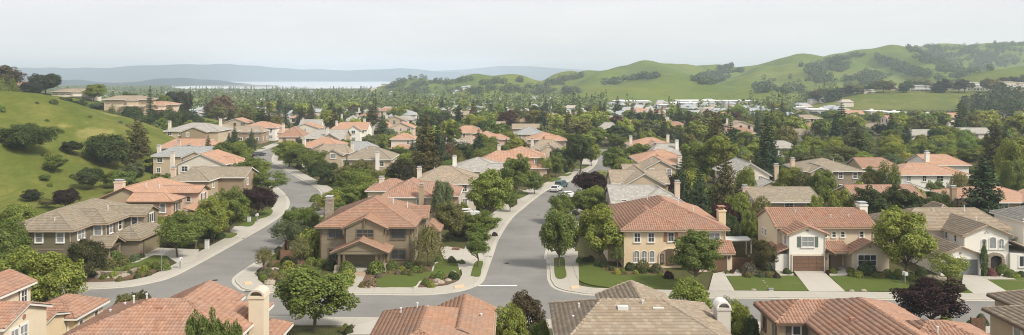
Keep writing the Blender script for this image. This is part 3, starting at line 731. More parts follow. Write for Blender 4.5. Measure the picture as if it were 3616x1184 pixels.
b = MB(); b.add([h.L(p) for p in [(-23.2,105.5,2.952),(-17.15,105.5,2.952),(-20.17,105.5,4.1),(-23.2,105.7,2.952),(-17.15,105.7,2.952),(-20.17,105.7,4.1)]], [(0,1,2),(5,4,3),(0,2,5,3),(2,1,4,5)]); h.part('gable_panel', b, M['olive'])
for x in (-23.0, -22.35, -18.0, -17.35): h.post(x, 105.8, 1.0, 2.5, .32, 'trimo')
for x in (-22.7, -17.7): h.box('pier', 'stone', x-.85, x+.85, 105.3, 106.3, -.3, .995)
h.box('porch_floor', 'concrete', -23.6, -16.8, 105.1, 109.5, -.3, .42)
h.door('f', 109.58, -20.1, 1.15, 2.0, 'wood', .42); h.win('f', 109.58, -22.1, .75, 1.9, 1.65, 2, 1, 'plain', 'trimb', blind=False); h.win('f', 109.58, -18.2, .75, 1.9, 1.65, 2, 1, 'plain', 'trimb', blind=False)
h.box('beam', 'trimo', -23.55, -16.8, 105.62, 105.98, 2.45, 2.498)
h.chimney(-27.0, 117.6, 1.0, 1.6, -.5, 8.3, 'stone')
for sx in (-22.9, -17.15): h.box('bracket', 'trimo', sx-.08, sx+.08, 107.95, 108.2, 4.7, 5.4)
h.box('gable_post', 'trimo', -20.12, -19.95, 107.9, 108.1, 5.7, 6.8)
h.downpipe(-26.3, 109.5, 0, 5.4, 'trimo'); h.downpipe(-14.0, 109.5, 0, 5.4, 'trimo'); h.pipe(-17.5, 117, 7.7); h.pipe(-15.6, 118.5, 6.9)
for k, (z, y0) in enumerate(((.34, 104.5), (.26, 103.8), (.20, 103.1))): h.box('step', 'trimt', -21.1, -19.2, y0, y0+.69, -.2, z)
h.done()

# --- beige stucco house
h = H('cream stucco house with terracotta hipped roof, arched porch and arched window trio', 'terra', ('beige', 'cream'), 22.3, 117, 'trimt', 'barrel')
w = h.wing(14.9, 29.75, 108.6, 128.0, 5.2, 8.05, 'y', 7.4, 7.4, wm=0)
w1 = h.wing(14.75, 23.7, 108.1, 116.5, 5.2, 7.2, 'y', 4.45, 0)
fy = w1[2]; f2 = w[2]
for x in (17.1, 19.0): h.win('f', fy, x, 3.5, .85, 1.3, 2, 2, 'trim', 'trimw', blind=False)
h.win('f', fy, 21.7, 3.6, .85, 1.25, 2, 2, 'trim', 'trimw', shut='shutr', blind=False)
h.win('f', f2, 27.8, 3.55, 1.45, 1.15, 2, 1, 'trim', 'trimw')
for x in (17.0, 18.05, 19.1): h.win('f', fy, x, .75, .78, 1.6, 2, 2, 'arch', 'trimw', blind=True)
# arched porch: flat brown panel painted as the porch's shade, arch ring and door
b = MB(); pts = [(-1.45*math.cos(PI*i/12), 1.35+.95*math.sin(PI*i/12)) for i in range(13)]
b.add([(-1.45, -.02, 0), (1.45, -.02, 0)]+[(a, -.02, c) for a, c in pts[::-1]], [tuple(range(15))]); p, _ = h.at('f', fy, 21.6, .35); h.part('porch_shade_panel', b, M['brownw'], p)
b = MB()
for (a, c), (e, f) in zip(pts[:-1], pts[1:]): b.bar((a*1.04, -.05, c+.03), (e*1.04, -.05, f+.03), .16, .14)
for a in (-1, 1): b.box(*sorted((a*1.44, a*1.6)), -.12, .0, 0, 1.35)
h.part('porch_arch', b, M['cream'], p); h.door('f', fy-.03, 21.55, 1.05, 2.1, 'trimb', .35)
for x in (20.5, 22.65): h.win('f', fy-.03, x, .75, .42, 1.2, 1, 2, 'plain', 'trimb')
w2 = h.wing(24.2, 29.72, 105.9, 110.5, 2.55, 3.75, 'x', 0, 0, wm=1)
h.garage('f', w2[2], 27.6, 2.2, 2.15, 'gardoor', .05)
b = MB(); b.box(29.0-.1-h.ox, 29.0+.08-h.ox, w2[2]-.16-h.oy, w2[2]-h.oy, 1.75, 2.1); h.part('wall_lamp', b, M['trimb'])
h.chimney(30.0, 114.0, 1.0, 1.3, -.5, 7.2, 'beige', 'pots')
for t, z in ((111, 3.6), (114, 3.6), (119, 3.6), (111.5, 1.0), (116, 1.0)): h.win('l', w1[0] if t < 116.4 else w[0], t, z, .9, 1.3, 2, 2, 'trim', 'trimw')
h.shed(13.2, 15.3, 112.0, 118.5, 2.3, 3.2, 'r', wm=1)
h.downpipe(w1[0]+.12, w1[2]-.07, 0, 5.1); h.downpipe(w[1]-.12, w[2]-.07, 2.6, 5.1); h.downpipe(23.35, w1[2]-.08, 0, 5.0); h.pipe(24.5, 117, 7.6); h.pipe(26, 114, 6.9); h.boxvent(25.3, 112.6, 6.75, .5, .5, .2, 'shutr'); h.pipe(20.5, 120.5, 7.6)
h.done()

# --- white house with the brown garage door
h = H('white stucco house with terracotta roof, brown garage door and green shutters', 'terra', ('white', 'cream', 'offw'), 43, 112, 'trimt', 'barrel')
w = h.wing(36.1, 49.9, 108.7, 118.0, 5.5, 7.4, 'x', 0, 0, ov=.45, wm=1)
w1 = h.wing(36.6, 42.3, 105.9, 113.2, 5.05, 6.15, 'y', 0, 0, wm=0)
h.garage('f', w1[2], 39.55, 4.1, 2.1, 'gardoor', .05, 'trimc')
h.win('f', w1[2], 39.5, 3.35, 1.7, 1.4, 2, 2, 'trim', 'trimw', shut='shutg', blind=True)
b = MB(); b.box(-.16, .16, -.06, 0, 0, .22); p, rz = h.at('f', w1[2], 39.45, 5.45); h.part('gable_vent', b, M['shutr'], p)
for x in (43.0, 44.2, 45.4): h.win('f', w[2], x, 4.05, .6, .8, 1, 2, 'trim', 'trimw', blind=False)
h.win('f', w[2], 48.0, 4.05, .6, .85, 1, 2, 'trim', 'trimw')
w3 = h.wing(45.1, 51.0, 106.3, 112.5, 2.45, 3.95, 'y', 0, 0, wm=1)
h.shed(42.2, 45.4, 106.7, 109.4, 2.6, 3.6, 'b', walls=False); h.box('porch_shade_panel', 'brownw', 42.4, 45.3, 109.08, 109.15, 0, 2.7)  # brown panel on the wall, the entry's shade put into its colour
h.box('porch_column', 'cream', 42.25, 42.6, 106.9, 107.3, -.2, 2.45); h.box('porch_lintel', 'cream', 42.604, 45.3, 106.95, 107.25, 2.2, 2.5)
h.door('f', 109.06, 43.2, .95, 2.05, 'trimb', .1)
h.win('f', w3[2], 47.6, .75, 2.5, 1.5, 3, 2, 'trim', 'trimw', blind=False)
b = MB(); b.box(-.15, .15, -.06, 0, 0, .2); p, rz = h.at('f', w3[2], 48.0, 3.2); h.part('gable_vent', b, M['brownw'], p)
h.shed(35.0, 37.0, 106.3, 111.5, 2.35, 3.2, 'r', wm=0); h.shed(42.0, 43.0, 105.6, 107.4, 2.55, 3.1, 'l', walls=False)
for t, z in ((110.5, 3.6), (114.0, 3.3), (115.2, 3.3)): h.win('l', w[0] if t > 113 else w1[0], t, z, .6, 1.0, 1, 2, 'trim', 'trimw')
h.win('l', w1[0], 107.6, 3.4, .8, 1.2, 2, 2, 'trim', 'trimw')
h.chimney(49.9, 113.4, 1.1, 1.3, -.5, 8.1, 'white'); h.downpipe(w1[1]-.1, w1[2]-.07, 0, 4.9); h.downpipe(w[1]-.12, w[2]-.07, 2.6, 5.4); h.pipe(40, 112.2, 6.9, .3); h.pipe(44.5, 111, 6.5, .3); h.pipe(47, 111, 6.5, .3)
b = MB(); b.box(-.08, .08, -.14, 0, 0, .35); p, rz = h.at('f', w1[2], 41.9, 1.6); h.part('wall_lamp', b, M['trimb'], p)
h.done()

# --- white house with three arched windows
h = H('white stucco house with grey tiled roof, three arched windows and stone arched entry', 'greyt', ('white', 'offw'), 62, 110, 'trimt', 'flat')
h.wing(54.3, 70.4, 111.6, 122.4, 4.75, 6.75, 'x', 5.0, 2.2, wm=1)
w1 = h.wing(60.4, 67.2, 106.6, 118.2, 4.75, 6.2, 'y', 0, 0)
w2 = h.wing(55.8, 61.9, 104.0, 112.0, 2.6, 3.85, 'y', 0, 0)
h.wing(62, 66, 116, 122.9, 5.2, 7.1, 'y', None, None)
for dx, hh in ((-1.15, 1.25), (0, 1.6), (1.15, 1.25)):
    if dx: h.win('f', w1[2], 64.6+dx, 2.95, .75, hh+.1, 2, 2, 'arch', 'trimw')
    else: h.win('f', w1[2], 64.6, 2.95, .95, hh, 1, 1, 'arch', 'trimw', blind=True)
h.garage('f', w2[2], 59.7, 2.7, 2.1, 'gargrey', .05, 'trimw')
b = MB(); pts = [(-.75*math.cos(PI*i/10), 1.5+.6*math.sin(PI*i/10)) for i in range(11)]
b.add([(-.75, -.02, 0), (.75, -.02, 0)]+[(a, -.02, c) for a, c in pts[::-1]], [tuple(range(13))]); p, _ = h.at('f', w1[2]-.02, 64.9, .1); h.part('entry_shade_panel', b, M['dark'], p)  # flat near-black sheet, painted shade in place of a hollow entry
b = MB()
for (a, c), (e, f) in zip(pts[:-1], pts[1:]): b.bar((a*1.25, -.15, c+.1), (e*1.25, -.15, f+.1), .4, .4)
for a in (-1, 1): b.box(*sorted((a*.76, a*1.2)), -.35, .0, 0, 1.55)
h.part('entry_arch', b, M['stone'], p)
for t in (109, 111.3, 113.5): h.win('l', w1[0], t, 3.5, .6, .9, 1, 2, 'trim', 'trimw', blind=False)
h.shed(66.8, 70.5, 106.2, 112, 2.5, 4.1, 'l'); h.win('f', 106.55, 68.6, .6, 1.3, 1.5, 2, 1, 'trim', 'trimw')
b = MB(); [b.tube([(dx, -.06, dz), (dx, .02, dz)], .08, 8) for dx, dz in ((-.2, 0), (.2, 0), (0, .17))]; p, _ = h.at('f', w1[2], 63.8, 5.1); h.part('gable_vent', b, M['brownw'], p)
b = MB(); b.tube([(0, -.06, 0), (0, .02, 0)], .16, 8); p, _ = h.at('f', w2[2], 58.8, 2.95); h.part('gable_vent', b, M['brownw'], p)
h.pipe(66, 116, 6.6, .6); h.pipe(64.2, 110, 6.1, .4); h.pipe(61.5, 116.2, 6.5, .3); h.done()
h = H('white stucco house with twin white windows at the photo\'s right edge', 'greyc', ('white',), 77, 118, 'trimw', 'flat')
w = h.wing(72.7, 84, 113.2, 121, 5.6, 7.2, 'x', 3.9, 3.9)
for x in (74.0, 75.1): h.win('f', w[2], x, 3.4, .85, 1.3, 2, 2, 'trim', 'trimw', blind=False)
h.shed(70.6, 73.4, 115, 121, 2.3, 2.9, 'r'); h.done()

# --- grey-olive house on the far left corner
h = H('grey olive two storey house with grey tiled roof and timber entry portico', 'greyb', ('greyolive', 'olivel', 'brick'), -62, 115, 'trimt', 'flat')
w = h.wing(-69.2, -59.3, 107.4, 127.0, 5.3, 7.35, 'y', 4.7, 4.7, ov=.5)
h.W.box(w[0]-h.ox-.03, w[1]-h.ox-1.0, w[2]-h.oy-.03, w[2]-h.oy+.3, 2.55, 2.75, 1)
w1 = h.wing(-65.0, -57.35, 112.6, 119.0, 5.3, 6.9, 'x', 0, 3.2, wm=1)
w2 = h.wing(-64.0, -55.1, 119.2, 124.7, 5.3, 6.4, 'x', 0, 0, wm=1)
w3 = h.wing(-58.5, -53.3, 114.0, 123.2, 2.8, 4.2, 'y', 2.5, 2.5, wm=1)
h.W.box(w3[1]-h.ox-.1, w3[1]-h.ox+.06, w3[2]-h.oy-.06, w3[2]-h.oy+1.0, -1, .9, 2)
h.garage('r', w3[1], 118.6, 5.2, 2.15, 'gartan', .05, 'trimo')
h.win('f', w[2], -64.2, 3.6, 1.0, 1.35, 1, 2, 'trim', 'trimw'); h.win('f', w[2], -61.3, 3.6, 1.0, 1.35, 1, 2, 'trim', 'trimw')
h.win('r', w[1], 110.3, 3.6, 1.8, 1.3, 2, 2, 'trim', 'trimw'); h.win('f', w1[2], -58.9, 3.55, 1.1, 1.45, 1, 2, 'trim', 'trimw')
h.win('r', w1[1], 114.5, 3.6, 1.1, 1.4, 1, 2, 'trim', 'trimw', shut='shutd'); h.win('r', w1[1], 117.2, 3.6, 1.0, 1.4, 1, 2, 'trim', 'trimw')
h.win('r', w2[1], 122.0, 3.8, 1.3, 1.4, 2, 1, 'trim', 'trimw', shut='shutd'); h.win('f', w2[2], -56.8, 3.8, .9, 1.2, 1, 2, 'trim', 'trimw')
h.wing(-59.0, -55.3, 109.6, 113.6, 2.65, 3.7, 'x', 0, 0, walls=False)
for x in (-58.4, -55.9):
    for y in (110.1, 113.0): h.post(x, y, .9, 2.6, .34, 'olivel', (.34, 'brick'))
h.box('beam', 'trimb', -56.0, -55.6, 109.8, 113.4, 2.35, 2.64)
h.door('r', w[1], 112, 1.0, 2.1, 'trimb', .1); h.downpipe(-59.95, 107.82, 0, 5.2); h.downpipe(-57.72, 113.0, 2.8, 5.2); h.boxvent(-60.3, 115.6, 6.2, .5, .5, .35, 'dark'); h.pipe(-63, 109.5, 6.3, .3); h.pipe(-61, 120, 6.3, .3); h.done()

# --- salmon house behind it
h = H('salmon roofed tan stucco house with gable end behind the grey olive house', 'salmon', ('tan', 'pinkw', 'salmonw'), -62, 141, 'trimb', False)
w = h.wing(-70.2, -61.3, 134.6, 152.5, 5.4, 7.35, 'y', 0, 4, wm=0)
w1 = h.wing(-64, -56.3, 132.0, 137.2, 5.4, 6.5, 'x', 0, 2.6, wm=2)
w2 = h.wing(-66, -55.9, 142.1, 147.3, 5.4, 6.4, 'x', 0, 0, wm=1)
h.shed(-57, -53.4, 137.5, 146, 2.6, 3.5, 'l', wm=2); h.shed(-57, -54.6, 130.5, 136, 2.6, 3.3, 'l', wm=1)
h.win('f', w1[2], -58.2, 3.5, .9, 1.5, 1, 2, 'trim', 'trimw'); h.win('r', w1[1], 134.6, 3.5, 1.5, 1.4, 2, 1, 'trim', 'trimw', shut='shutd')
h.win('r', w2[1], 144.7, 3.6, 1.2, 1.4, 2, 2, 'trim', 'trimw', shut='shutd'); h.win('f', w2[2], -58, 3.7, .8, 1.0, 1, 2, 'trim', 'trimc')
h.win('f', w[2], -66.8, 1.2, .8, 1.0, 1, 1); h.win('f', w[2], -64.5, 1.2, .8, 1.0, 1, 1)
h.chimney(-68.6, 139, 1.5, 1.1, 4, 8.0, 'pinkw'); h.pipe(-64, 139, 7.1, .3); h.pipe(-63, 142, 6.5, .3); h.done()

# --- the row of roofs along the bottom of the photo
h = H('terracotta tiled house with arched cream chimney below the street', 'terra', ('cream',), -28, 66, 'trimw', 'barrel')
w = h.wing(-35.4, -21.5, 60.5, 71.6, 5.6, 7.55, 'x', 5.5, 5.5)
h.wing(-31.4, -24.95, 65, 74.2, 5.6, 6.98, 'y', 0, 0)
h.wing(-23.6, -20.6, 69.5, 74.6, 2.9, 3.7, 'y')
h.chimney(-21.2, 66.6, 1.25, 1.5, -.5, 8.0, 'cream', 'arch')
for t in (63.0, 70.0): h.win('r', w[1], t, 3.6, 1.0, 1.4, 2, 2, 'trim', 'trimw')
h.pipe(-31.5, 66.2, 7.5, .25); h.pipe(-30.6, 66.6, 7.5, .3); h.pipe(-33.2, 68.2, 6.4, .2); h.boxvent(-28.7, 64.9, 7.15, .5, .5, .15, 'shutr'); h.pipe(-33.8, 66.9, 6.2, .2); h.done()
h = H('cream house with terracotta gables cut by the photo\'s lower left corner', 'terra', ('cream', 'beige', 'brownw'), -45, 70, 'trimw', 'barrel')
h.wing(-53.0, -47.6, 66, 79.6, 5.6, 6.75, 'y', 0, 0)
w1 = h.wing(-54, -41.05, 64.2, 71.0, 5.7, 6.85, 'x', 0, 0)
w2 = h.wing(-47.5, -41.6, 75.9, 82.1, 3.0, 4.25, 'y', 2.5, 2.5, wm=1)
h.wing(-50, -42.5, 70.5, 77.5, 3.2, 4.1, 'x', 0, 0, wm=1)
for t in (66.0, 67.25): h.win('r', w1[1], t, 3.6, 1.1, 1.5, 2, 2, 'trim', 'trimw', blind=True)
h.win('r', -47.9, 78.0, 3.9, 1.0, 1.3, 2, 2, 'trim', 'trimw'); h.win('f', w2[2], -43.2, .9, 1.1, 1.5, 2, 2, 'trim', 'trimw'); h.win('r', w2[1], 77.5, 1.0, .7, 1.4, 1, 2, 'trim', 'trimw'); h.win('r', w2[1], 80.3, 1.0, .7, 1.5, 1, 2, 'trim', 'trimw')
b = MB(); b.tube([(0, -.07, 0), (0, .02, 0)], .22, 8); p, rz = h.at('r', w1[1], 67.3, 5.75); h.part('gable_vent', b, M['shutr'], p, rz); h.done()
h = H('reddish brown tiled roof house straight below the junction', 'redtan', ('tan',), -6, 64, 'trimw', 'barrel')
h.wing(-11.25, -1.6, 55.0, 69.8, 5.4, 7.1, 'y', 4.3, 4.3, c=-6.94)
h.wing(-7.0, -1.45, 62, 71.6, 5.2, 6.45, 'y', 0, 0, c=-4.15)
h.wing(-21, -7.5, 52.5, 62.8, 3.9, 5.0, 'x', 4, 0)
h.pipe(-9.3, 66.5, 6.2, .45); h.pipe(-7.9, 66.3, 6.7, .45); h.boxvent(-7.3, 67.2, 6.6, .5, .3, .12); h.pipe(-2.6, 67, 5.6, .4); h.done()
h = H('grey flat tiled hipped roof house with rounded white chimney', 'greyt', ('greyw',), 10.4, 66, 'trimw', 'flat')
h.wing(3.4, 17.4, 59.5, 72.1, 5.5, 7.6, 'x', 4.0, 5.0)
h.wing(7.9, 14.5, 66, 75.2, 5.45, 6.75, 'y', 0, 0)
h.chimney(17.7, 67.0, 1.1, 1.3, -.5, 6.9, 'greyw', 'arch')
h.boxvent(9.0, 64.6, 7.15, .85, .5, .3); h.boxvent(11.9, 64.7, 7.2, .9, .4, .1); h.pipe(10.7, 65.2, 7.4, .25); h.pipe(5.6, 66.6, 6.6, .4); h.pipe(5.0, 65, 6.3, .15); h.done()
h = H('tan walled house with terracotta hipped roof beside the purple leaved tree', 'terra', ('tan', 'brownw'), 29, 63, 'trimb', 'barrel')
w1 = h.wing(22.1, 33, 66.6, 72.55, 5.4, 6.48, 'x')
h.wing(24.65, 34.6, 48, 72.45, 5.4, 7.2, 'y', 4.95, 4.95)
w3 = h.wing(27, 38.0, 56, 66.2, 5.4, 7.25, 'x', 5, 5)
h.win('f', w1[2], 24.0, 3.5, .75, 1.6, 1, 2, 'trim', 'trimw', shut='shutd'); h.win('l', w1[0], 68.2, 3.5, .8, 1.5, 1, 2, 'trim', 'trimb'); h.win('l', w1[0], 70.9, 3.5, .8, 1.5, 1, 2, 'trim', 'trimb')
h.win('l', 25.1, 65.2, 3.5, .8, 1.4, 1, 2, 'trim', 'trimw')
h.pipe(31.9, 59.6, 7.0, .25); h.boxvent(27.4, 64.0, 6.55, .4, .4, .12, 'shutr'); h.done()
h = H('tan house with grey tiled roof cut by the photo\'s lower right corner', 'greyt', ('tan',), 48, 65, 'trimb', 'flat')
w = h.wing(42.0, 54, 58, 71.0, 5.4, 7.4, 'y', 5.5, 5.5); h.wing(45.2, 52, 66, 75.6, 5.4, 6.7, 'y', 0, 3)
h.win('l', w[0], 66.7, 3.3, 1.0, 1.9, 1, 2, 'trim', 'trimw', blind=True); h.done()
# ---------------------------------------------------------------- the houses up the streets
def gh(label, roof, wall, x0, x1, y0, y1, ze, zr, ax='x', ia=None, ib=None, wings=(), chim=(), trim='trimw', wtrim='trimw', group=None):
    xc, yc = (x0+x1)/2, (y0+y1)/2; zg = T(xc, yc)
    walls = wall if isinstance(wall, tuple) else (wall,)
    h = House(label, (xc, yc, zg), roof, walls, trim, False, 'house', group=group); h.z0 = zg-3
    side = 'r' if xc < 0 else 'l'
    for k, wg in enumerate([(x0, x1, y0, y1, ze, zr, ax, ia, ib)]+list(wings)):
        a0, a1, b0, b1, e, r, x_, i_, j_ = (*wg, *(None,)*(9-len(wg)))
        w = h.wing(a0, a1, b0, b1, e+zg, r+zg, x_, i_, j_, wm=k % len(walls))
        floors = ((.8, 3.5) if e > 4.2 else (.8,)); wid = w[1]-w[0]; n = max(1, int(wid/3.2))
        for fl in floors:
            for i in range(n):
                if rnd.random() < .8: h.win('f', w[2], w[0]+wid*(i+.5)/n+rnd.uniform(-.2, .2), zg+fl+.1, rnd.choice((.9, 1.0, 1.5)), 1.3, 2, 2, 'trim', wtrim)
            dep = w[3]-w[2]; m = max(1, int(dep/4))
            for i in range(m):
                if rnd.random() < .75: h.win(side, w[1] if side == 'r' else w[0], w[2]+dep*(i+.5)/m, zg+fl+.1, .9, 1.3, 2, 2, 'trim', wtrim)
    for c in chim:
        cx, cy, zt = c[:3]; h.chimney(cx, cy, .85, .8, zg, zg+zt-.4, c[3] if len(c) > 3 else 'offw')
    for _ in range(rnd.randint(1, 3)): h.pipe(xc+rnd.uniform(-.2, .2)*(x1-x0), yc-.1*(y1-y0), zg+zr-.6, .4)
    h.done(); return h
gh('grey brown tiled house with long gable and small square windows above the salmon house', 'greyb', ('tan', 'brownw'), -69, -60.4, 158.5, 171, 5.4, 7.5, 'y', 4.2, 4.2, [(-68, -55.2, 164.2, 173.5, 5.4, 7.0, 'x', 0, 0)], [(-69.4, 163, 8.0, 'pinkw')])
gh('pink roofed house with white gable just above the grey brown gable', 'salmon', ('offw', 'pinkw'), -80, -68.2, 189, 203, 5.3, 7.9, 'y', 0, 3, [(-74, -66.5, 192, 199, 5.2, 6.6, 'x', 0, 2)], [(-82, 192, 8.4)])
gh('bluish grey roofed house between two pink roofs at the hill foot', 'teal', 'sand', -95, -77.9, 209, 221, 5.4, 7.4, 'x', 4, 0, [(-86, -79, 206.5, 214, 5.2, 6.8, 'y', 0, 0)], [(-95, 214, 8.2)])
gh('long pink roofed house with pale chimney at the hill foot', 'salmon', 'pinkw', -102, -86.5, 228, 240, 5.2, 7.3, 'x', 3, 3, [(-95, -88, 225, 234, 5.0, 6.6, 'y', 0, 0)], [(-95.5, 228, 7.6, 'pinkw')])
gh('grey hipped house with two pale chimneys below the oak covered slope', 'greyc', ('sand', 'brownw'), -119, -100, 271, 285, 5.2, 7.6, 'x', None, None, [(-112, -103, 268, 276, 5.1, 6.8, 'y', 0, 0)], [(-118, 274, 8.8), (-103, 281, 9.2)])
gh('dark gabled tan house at the top of the curved street', 'greyt', 'brownw', -124, -107, 306, 318, 4.8, 7.2, 'y', 0, 0, [(-112, -98, 312, 322, 4.4, 6.4, 'x', 0, 3)], [(-122, 309, 7.8)])
gh('white house under a red hipped roof at the end of the curved street', 'salmon', 'white', -112, -97, 327, 340, 5.4, 7.6, 'x', None, None, [(-100, -92, 330, 338, 3.2, 4.6, 'x', 0, 2)])
gh('pale pink roofed house beside a dark cypress past the curved street', 'salmon', 'offw', -92, -80, 330, 341, 5.0, 7.0, 'y', 0, 3, [(-82, -75, 331, 338, 3.0, 4.2, 'x', 0, 0)])
gh('red hipped roof house beside the street bend', 'salmon', ('pinkw', 'sand'), -65, -51.5, 240, 253, 5.0, 7.6, 'x', None, None, [(-60, -53, 237.6, 246, 4.8, 6.4, 'y', 0, 0)], [(-63, 241, 8.0)])
gh('tan roofed house joined beside the red hipped roof', 'greyt', 'sand', -54, -45.5, 222, 234, 4.8, 6.9, 'x', 0, 2.5, [(-52.5, -46.6, 219.4, 227, 4.6, 6.2, 'y', 0, 0)], [(-46, 229, 7.8)])
gh('grey gabled house behind the red hipped roof', 'greyc', 'tan', -73, -58, 275, 287, 5.0, 7.6, 'x', 4, 0, [(-66, -59, 272, 280, 4.8, 6.9, 'y', 0, 0)], [(-64, 276, 9.0)])
gh('house with blue grey roof and pale blue wall behind the brown hipped roof', 'teal', 'greyw', -47, -40, 231, 241, 5.0, 7.0, 'x', 0, 3)
gh('brown hipped roof house with tall white chimney beside the big redwood', 'greyb', ('sand', 'offw'), -43, -30.3, 200, 213.5, 5.4, 8.0, 'x', 5.5, 5, [(-33.5, -27.5, 195.5, 203, 2.8, 4.2, 'y', None, None)], [(-33.8, 199.6, 7.6, 'white')])
gh('white gabled house with peach roof among the mid distance trees', 'salmon', 'white', -73, -58, 319, 331, 5.2, 7.8, 'x', 3, 0, [(-66, -60, 316, 324, 5.0, 7.0, 'y', 0, 0)], [(-71, 322, 8.8), (-60.5, 326, 9.4)])
gh('peach roofed house half behind dark conifers in mid distance', 'salmon', 'pinkw', -51.5, -41, 331, 342, 5.0, 7.4, 'y', 0, 3)
gh('small two storey white house with red hip roof beside the redwood', 'salmon', 'offw', -41, -32.6, 266, 276, 5.4, 7.2, 'x', None, None, [(-40.4, -33, 262.5, 268, 2.6, 3.6, 'x', None, None)])
gh('red hipped house behind a pale conifer', 'salmon', 'pinkw', -21.5, -15, 299, 309, 5.2, 7.6, 'x', 3, 0, [(-17.5, -11, 300, 307, 5.0, 6.6, 'x', 0, 2)])
gh('cluster house with three pink hips around a small dark cypress', 'salmon', 'pinkw', -13.5, -4.4, 273, 284, 5.2, 7.3, 'x', None, None, [(-9, -1, 276, 282, 4.6, 6.2, 'x', 0, 3)])
gh('single storey white house with grey roof in the tree belt', 'greyc', 'white', -22.5, -15.5, 268, 277, 3.0, 5.4, 'x', 0, 3.5)
gh('tan flat roofed looking house behind the bright yellow green tree', 'greyt', 'sand', -30, -18.5, 335, 346, 4.0, 6.0, 'x', None, None, [(-22, -13, 338, 346, 3.8, 5.4, 'x', None, None)])
gh('tan hipped roof house with ridge vents behind the terracotta L shaped roof', 'greyt', ('sand', 'offw'), -19.5, -7.1, 156.6, 169, 5.4, 7.9, 'x', 5, 5.5, [(-12.2, -6.6, 155.6, 163, 5.2, 6.6, 'x', 2, 2.8)], [(-18.6, 159.5, 8.4)])
gh('pale grey hipped roof house with white chimney beside the side street', 'greyc', ('offw', 'sand'), -14, -1.6, 175, 189, 5.4, 7.8, 'x', None, None, [(-7, .4, 173.4, 181, 5.2, 6.8, 'x', 2, 2.6)], [(-13, 180, 8.6, 'white')])
gh('pink roofed house peeking over the pale grey hips', 'salmon', 'pinkw', -8, 3, 195, 206, 5.3, 7.5, 'x', 4, 4)
gh('terracotta hipped L shaped house with broad stucco chimney behind the olive craftsman house', 'terra', ('cream', 'pinkw'), -22.7, -13.4, 137, 150, 5.4, 7.7, 'y', 4.6, 4.6, [(-17, -9.2, 139, 149.5, 5.35, 7.1, 'x', 0, 4.2), (-27, -20, 146, 156, 5.2, 6.8, 'x', 4, 2)], [(-15.6, 136.9, 8.0, 'tan'), (-24.6, 150, 7.6, 'offw')])
gh('tan gabled house with white rake boards beside the dark purple tree', 'greyt', ('sand', 'tan'), 21.9, 29.6, 153.8, 168, 5.3, 7.5, 'y', 0, 0, [(19.6, 31.2, 157, 166.5, 5.1, 7.2, 'x', 0, 0)])
gh('grey tiled roof house squeezed between tan gable and terracotta hips', 'greyc', 'tan', 17, 29.6, 136.8, 147.5, 4.5, 6.8, 'x', 0, 5, [(22, 29.9, 135.8, 144, 4.4, 6.6, 'y', 3.8, 0)], [(29.3, 141, 8.0, 'pinkw')])
gh('orange red hipped house beyond the tan gabled house', 'salmon', 'pinkw', 31, 45, 196, 211, 5.2, 7.7, 'x', None, None, [(33, 40, 193.5, 202, 5.0, 6.6, 'y', None, 0)], [(43.6, 198, 8.2)])
gh('grey tan gable with pale rake in front of the orange red hips', 'greyt', ('sand', 'tan'), 30, 38.4, 183, 192.5, 4.8, 7.0, 'y', 0, 0, [(26, 36, 186, 192, 3.8, 5.4, 'x', 0, 0)], [(39, 185, 8.2)])
gh('rose roofed house with chimneys near the far side street end', 'salmon', 'pinkw', 36, 50, 242, 254, 5.2, 7.3, 'x', None, None, [(40, 46, 239.5, 247, 5.0, 6.6, 'y', 0, 0)], [(36.6, 245, 8.3), (49, 250, 8.4)])
gh('grey roofed house with a skylight and white chimneys near the far side street end', 'greyc', ('tan', 'offw'), 37.5, 46, 216, 227, 5.0, 7.6, 'x', 3, 0, [], [(45.4, 219, 9.2, 'white')])
gh('salmon two storey house with hipped roof on the side street bend', 'salmon', ('salmonw', 'pinkw'), -3.6, 8.7, 205.5, 217, 5.4, 7.6, 'x', None, None, [(4, 9.4, 203.5, 208.6, 2.8, 3.7, 'x')], [(-3.4, 209, 8.6), (9.5, 210, 8.4, 'sand')])
gh('tan roofed house with dormer gable behind the salmon house', 'greyt', 'pinkw', 5.5, 15.2, 232, 243, 5.2, 7.4, 'x', 3, 3, [(8, 13.6, 229.6, 237, 5.0, 6.7, 'y', 0, 0)], [(6, 234, 8.4)])
gh('peach roofed house up the side street', 'salmon', 'pinkw', 5, 17, 267, 279, 5.2, 7.3, 'x', None, None, [(11, 18.5, 264.6, 272, 5.0, 6.5, 'x', 0, 3)])
gh('bluish grey hipped house up the side street', 'teal', 'sand', 1, 12, 292, 303, 5.2, 7.6, 'x', None, None)
gh('long brown grey gabled roof house with brick chimney behind the white garage house', 'greyb', ('tan', 'brownw'), 41.2, 52.8, 134.8, 147.2, 4.9, 6.6, 'x', 0, 0, [], [(41, 140, 7.3, 'pinkw')])
gh('pale gabled house with deep windows and tan chimney', 'greyc', ('offw', 'sand'), 46.4, 55.6, 170, 184, 5.0, 7.8, 'y', 0, 3, [(50, 57.4, 164.5, 171, 2.9, 4.6, 'y', 0, 0)], [(57.2, 172, 7.6, 'sand')])
gh('stone faced house with wide grey hipped roof', 'greyb', ('stone', 'tan'), 64.4, 78.2, 176, 189.5, 5.3, 7.5, 'x', None, None, [(65.4, 70.4, 174.6, 182, 5.2, 6.5, 'y', 0, 0)], [(63.9, 181, 8.0, 'pinkw')])
gh('white walled house with broad red tiled roofs', 'salmon', ('white', 'offw'), 83, 97.5, 170.6, 183, 5.1, 7.0, 'x', 5, 5, [(92, 99.4, 172.2, 180, 4.9, 6.2, 'x', 0, 3), (97, 107, 185, 196, 5.6, 7.6, 'x', 0, 3)], [(97.6, 187, 9.0, 'white')])
gh('low brick red roofed house behind the stone faced house', 'redtan', 'tan', 88, 98.4, 200, 210, 3.2, 5.4, 'x', 0, 3)
